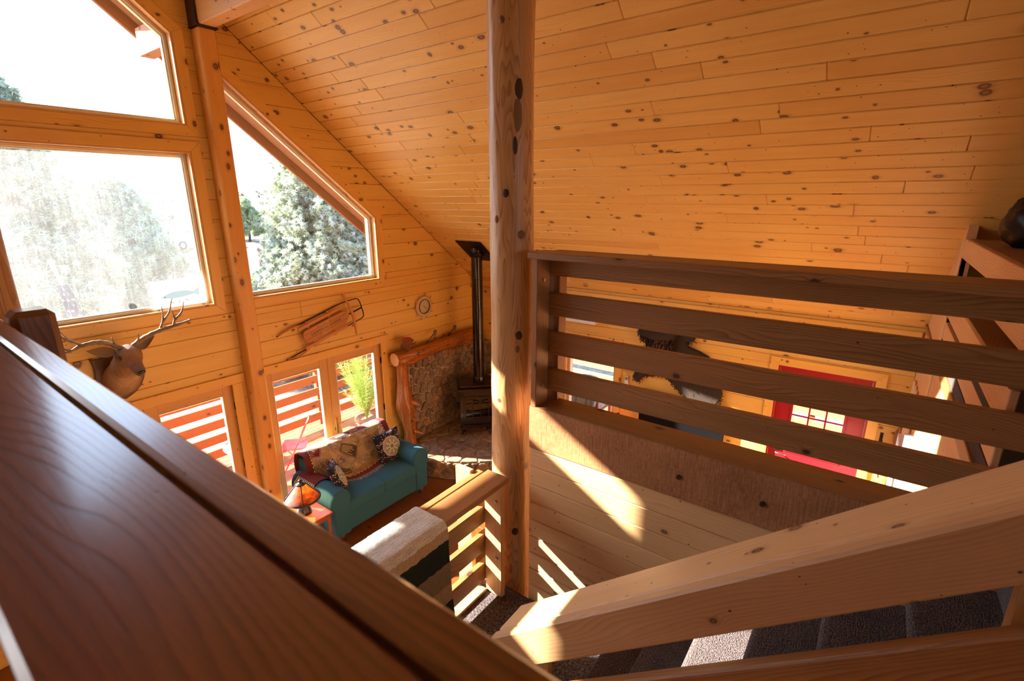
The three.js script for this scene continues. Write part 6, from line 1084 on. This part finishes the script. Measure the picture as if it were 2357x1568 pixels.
for (const [k, [x, z, s, label]] of [[5.9, -18.2, 1.1, 'grey-green shrub in front of the parked car'], [7.9, -19.5, 0.9, 'low shrub by the sunlit patch in the yard'], [10.4, -21.5, 1.2, 'round shrub at the right side of the hazy yard'], [9.6, -17.5, 0.8, 'shrub at the foot of the big juniper, by the fence'], [12.8, -25.5, 1.2, 'pale bush behind the juniper and the fence post'], [4.3, -14.8, 0.8, 'shrub low in the left of the hazy window']].entries()) { const t = thing('yard_shrub', label, 'shrub', 'shrubs in the yard'), r = rng(200 + k), list = []; for (let i = 0; i < 900; i++) { const a = r() * 6.28, w = Math.sqrt(r()), h = r(); list.push([x + Math.cos(a) * w * s, hillAt(x, z) + h * s * (1 - w * 0.6), z + Math.sin(a) * w * s, 0.1 * between(0.6, 1.4, r), between(0.7, 1.4, r), r() * 6]); } foliage(t, 'foliage', list, [0.42, 0.5, 0.28]); }
{ // feathery plant in a pot by the right-hand glass door
  const t = thing('potted_plant', 'feathery bright green plant on the deck behind the right glass door', 'plant'), r = rng(221), G = std({ color: lin(0.45, 0.6, 0.16), roughness: 0.8 }), stems = [], leaves = [];
  part(t, 'pot', lathe([[0, 0.001], [0.16, 0.001], [0.2, 0.3], [0.22, 0.3], [0.22, 0.34], [0.19, 0.34], [0.18, 0.3], [0, 0.29]], 28).translate(5.2, DECKY, -7.2), std({ color: lin(0.4, 0.18, 0.1), roughness: 0.9 }));
  for (let k = 0; k < 34; k++) { const a = r() * 6.28, w = between(0.1, 0.5, r), h = between(0.7, 1.45, r), p = [[5.2, DECKY + 0.3, -7.2], [5.2 + Math.cos(a) * w * 0.4, DECKY + 0.3 + h * 0.55, -7.2 + Math.sin(a) * w * 0.4], [5.2 + Math.cos(a) * w, DECKY + 0.3 + h, -7.2 + Math.sin(a) * w]]; stems.push(tube(p, 0.006, { seg: 6, sides: 5 })); for (let i = 0; i < 90; i++) { const v = between(0.25, 1, r), q = [0, 1, 2].map((j) => lerp(p[0][j], p[2][j], v)), b = r() * 6.28, l = between(0.06, 0.14, r); leaves.push(tube([q, [q[0] + Math.cos(b) * l, q[1] + l * 0.5, q[2] + Math.sin(b) * l]], (s) => 0.0032 * (1 - s * 0.8), { seg: 1, sides: 3, curve: false, caps: false })); } }
  part(t, 'stems', stems, G).userData.kind = 'stuff'; part(t, 'leaves', leaves, G).userData.kind = 'stuff';
}
function car(name, label, x, z, turn, paint, tall) {
  const t = thing(name, label, 'car'); t.position.set(x, hillAt(x, z) + 0.08, z); t.rotation.y = turn;
  const ext = (pts, w, b) => { const s = new THREE.Shape(); s.moveTo(...pts[0]); s.splineThru(pts.slice(1).map((p) => new THREE.Vector2(...p))); return new THREE.ExtrudeGeometry(s, { depth: w - 2 * b, bevelEnabled: true, bevelThickness: b, bevelSize: b, bevelSegments: 3, curveSegments: 40 }).translate(0, 0, -(w - 2 * b) / 2); };
  const P = phys({ color: paint, roughness: 0.25, clearcoat: 1, clearcoatRoughness: 0.05 }), K = std({ color: lin(0.02, 0.02, 0.02), roughness: 0.6 }), G = phys({ color: lin(0.05, 0.06, 0.07), roughness: 0.05, clearcoat: 1 });
  const k = tall ? 1.25 : 1;
  part(t, 'body', ext([[-2.25, 0.4], [-2.3, 0.75 * k], [-1.5, 0.92 * k], [0, 0.95 * k], [1.6, 0.95 * k], [2.25, 0.85 * k], [2.35, 0.5], [1.9, 0.26], [-1.9, 0.26], [-2.25, 0.4]], 1.8, 0.1), P);
  part(t, 'cabin', ext([[-1.5, 0.88 * k], [-0.7, 1.32 * k], [0.4, 1.44 * k], [1.3, 1.34 * k], [tall ? 2.1 : 1.95, 0.92 * k], [0, 0.86 * k], [-1.5, 0.88 * k]], 1.5, 0.12), P);
  part(t, 'side_windows', ext([[-1.15, 0.96 * k], [-0.6, 1.27 * k], [0.4, 1.37 * k], [1.2, 1.28 * k], [1.65, 0.99 * k], [-1.15, 0.96 * k]], 1.56, 0.03), G);
  for (const wx of [-1.42, 1.42]) for (const s of [-1, 1]) { const w = part(t, 'wheel', new THREE.CylinderGeometry(0.33 * (tall ? 1.12 : 1), 0.33 * (tall ? 1.12 : 1), 0.22, 28).rotateX(Math.PI / 2).translate(wx, 0.33, s * 0.82), K); part(w, 'hub', new THREE.CylinderGeometry(0.2, 0.2, 0.02, 20).rotateX(Math.PI / 2).translate(wx, 0.33, s * 0.935), STEEL); }
  for (const s of [-1, 1]) part(t, 'headlight', new THREE.SphereGeometry(0.12, 12, 8).scale(0.6, 0.6, 1.4).translate(-2.25, 0.68 * k, s * 0.6), STEEL);
}
car('sedan_car', 'white sedan parked beyond the fence in the hazy window', 12.9, -44.5, 0.28, lin(0.75, 0.78, 0.84), false);
car('utility_car', 'tall pale car parked right of the white sedan', 18.6, -48.5, 0.25, lin(0.5, 0.55, 0.52), true);
function yardFence(label, x0, z0, x1, z1, n) { const t = thing('yard_fence', label, 'fence'), M = DECKRED[0]; for (let k = 0; k <= n; k++) { const x = lerp(x0, x1, k / n), z = lerp(z0, z1, k / n); part(t, 'post', new THREE.BoxGeometry(0.12, 1.2, 0.12).translate(x, hillAt(x, z) + 0.55, z), M); if (k < n) for (const h of [0.45, 0.95]) { const x2 = lerp(x0, x1, (k + 1) / n), z2 = lerp(z0, z1, (k + 1) / n); part(t, 'rail', tube([[x, hillAt(x, z) + h, z], [x2, hillAt(x2, z2) + h, z2]], 0.045, { seg: 1, sides: 6, curve: false }), M); } } }
yardFence('red-brown rail fence before the parked white sedan', 8.6, -36.5, 16.6, -37.5, 4);
yardFence('short red-brown fence corner at the left of the juniper', 16.8, -33.5, 17.8, -31.5, 2);
{ // flag on a slanting pole fixed to the deck
  const t = thing('flag', 'flag furled round a white slanting pole in the hazy window', 'flag'), top = [1.25, 3.47, -6.62], foot = [1.43, 2.3, -6.55], d = [0, 1, 2].map((k) => top[k] - foot[k]);
  part(t, 'pole', tube([foot, top], 0.016, { seg: 1, sides: 10, curve: false }), std({ color: lin(0.8, 0.8, 0.82), roughness: 0.4 }));
  part(t, 'finial', new THREE.SphereGeometry(0.03, 14, 10).translate(...top), std({ color: lin(0.8, 0.8, 0.8), roughness: 0.3 }));
  const map = canvasTexture(256, 512, (c, w, h) => { for (let k = 0; k < 8; k++) { c.fillStyle = k % 2 ? '#b5303a' : '#eef0f4'; c.fillRect(k * 32, 0, 32, h); } c.fillStyle = '#27346b'; c.fillRect(0, 230, w, h); c.fillStyle = '#f2f3f7'; for (let j = 0; j < 7; j++) for (let i = 0; i < 5; i++) { c.save(); c.translate(26 + i * 50 + (j % 2) * 24, 256 + j * 38); c.beginPath(); for (let k = 0; k < 10; k++) { const a = k * Math.PI / 5 - Math.PI / 2, q = k % 2 ? 5 : 12; c.lineTo(Math.cos(a) * q, Math.sin(a) * q); } c.fill(); c.restore(); } });
  part(t, 'cloth', sheet((u, v) => { const a = u * 2 * Math.PI, p = [0, 1, 2].map((k) => foot[k] + d[k] * lerp(0.15, 0.8, v)), w = 0.03 + 0.06 * (1 - v) + 0.016 * Math.sin(a * 4 + v * 9); return [p[0] + Math.cos(a) * w, p[1], p[2] + Math.sin(a) * w * 0.6]; }, 40, 24, { uv: (u, v) => [u, 1 - v], close: true }), std({ map, roughness: 0.9, side: THREE.DoubleSide }));
  part(t, 'bracket', tube([foot, [1.44, 2.2, GZ - 0.26]], 0.02, { seg: 1, sides: 8, curve: false }), METAL_BLACK);
}
{ // side porch seen through the small window and the door light
  const d = structure('porch'), r = rng(231);
  for (let k = 0; k < 22; k++) board(d, 'deck_board', [6.88 + 0.142 * k, DECKY - 0.03, -8.4], [6.88 + 0.142 * k + 0.138, DECKY, 4], DECKRED[k % 2], { axis: 2, r });
  const t = thing('porch_railing', 'sunlit porch railing outside the small window and red door', 'railing');
  for (const y of [0.62, 0.3, 0.0]) board(t, 'rail_board', [9.9, y, -8.3], [9.94, y + 0.19, 4], phys({ map: paleMap, color: lin(0.85, 0.52, 0.36), roughness: 0.7 }), { axis: 2, r });
  for (let z = -8.2; z < 4; z += 1.9) board(t, 'post', [9.95, DECKY, z], [10.05, 0.95, z + 0.1], DECKRED[1], { axis: 1, r });
  const c = thing('porch_chair', 'porch chair with beige striped cushion outside the small window', 'chair');
  const map = canvasTexture(256, 128, (x, w, h) => { x.fillStyle = '#b3a283'; x.fillRect(0, 0, w, h); x.fillStyle = '#6d5c48'; for (const p of [24, 62, 70, 150, 158, 214]) x.fillRect(p, 0, 4, h); x.strokeStyle = '#9a8867'; x.lineWidth = 3; for (let k = 0; k < 6; k++) { x.beginPath(); x.moveTo(84 + k * 10, 100); x.lineTo(100 + k * 8, 30); x.stroke(); } });
  const CU = std({ map, roughness: 0.9 }), back = puffy(0.62, 0.13, 0.6, 0.2, 14); rotated(back, Math.PI / 2 + 0.2, 0, 0).rotateY(Math.PI / 2).translate(7.75, 0.66, -4.1); part(c, 'back_cushion', back, CU);
  const seat = puffy(0.6, 0.12, 0.6, 0.2, 14).translate(8.1, 0.3, -4.1); part(c, 'seat_cushion', seat, CU);
  for (const z of [-4.4, -3.8]) { board(c, 'arm', [7.75, 0.45, z - 0.03], [8.4, 0.49, z + 0.03], DECKRED[0]); for (const x of [7.8, 8.35]) board(c, 'leg', [x - 0.025, DECKY, z - 0.025], [x + 0.025, 0.45, z + 0.025], DECKRED[0], { axis: 1 }); }
  board(c, 'frame', [7.78, 0.2, -4.4], [8.38, 0.24, -3.8], DECKRED[0]);
}
renderer.render(scene, camera);
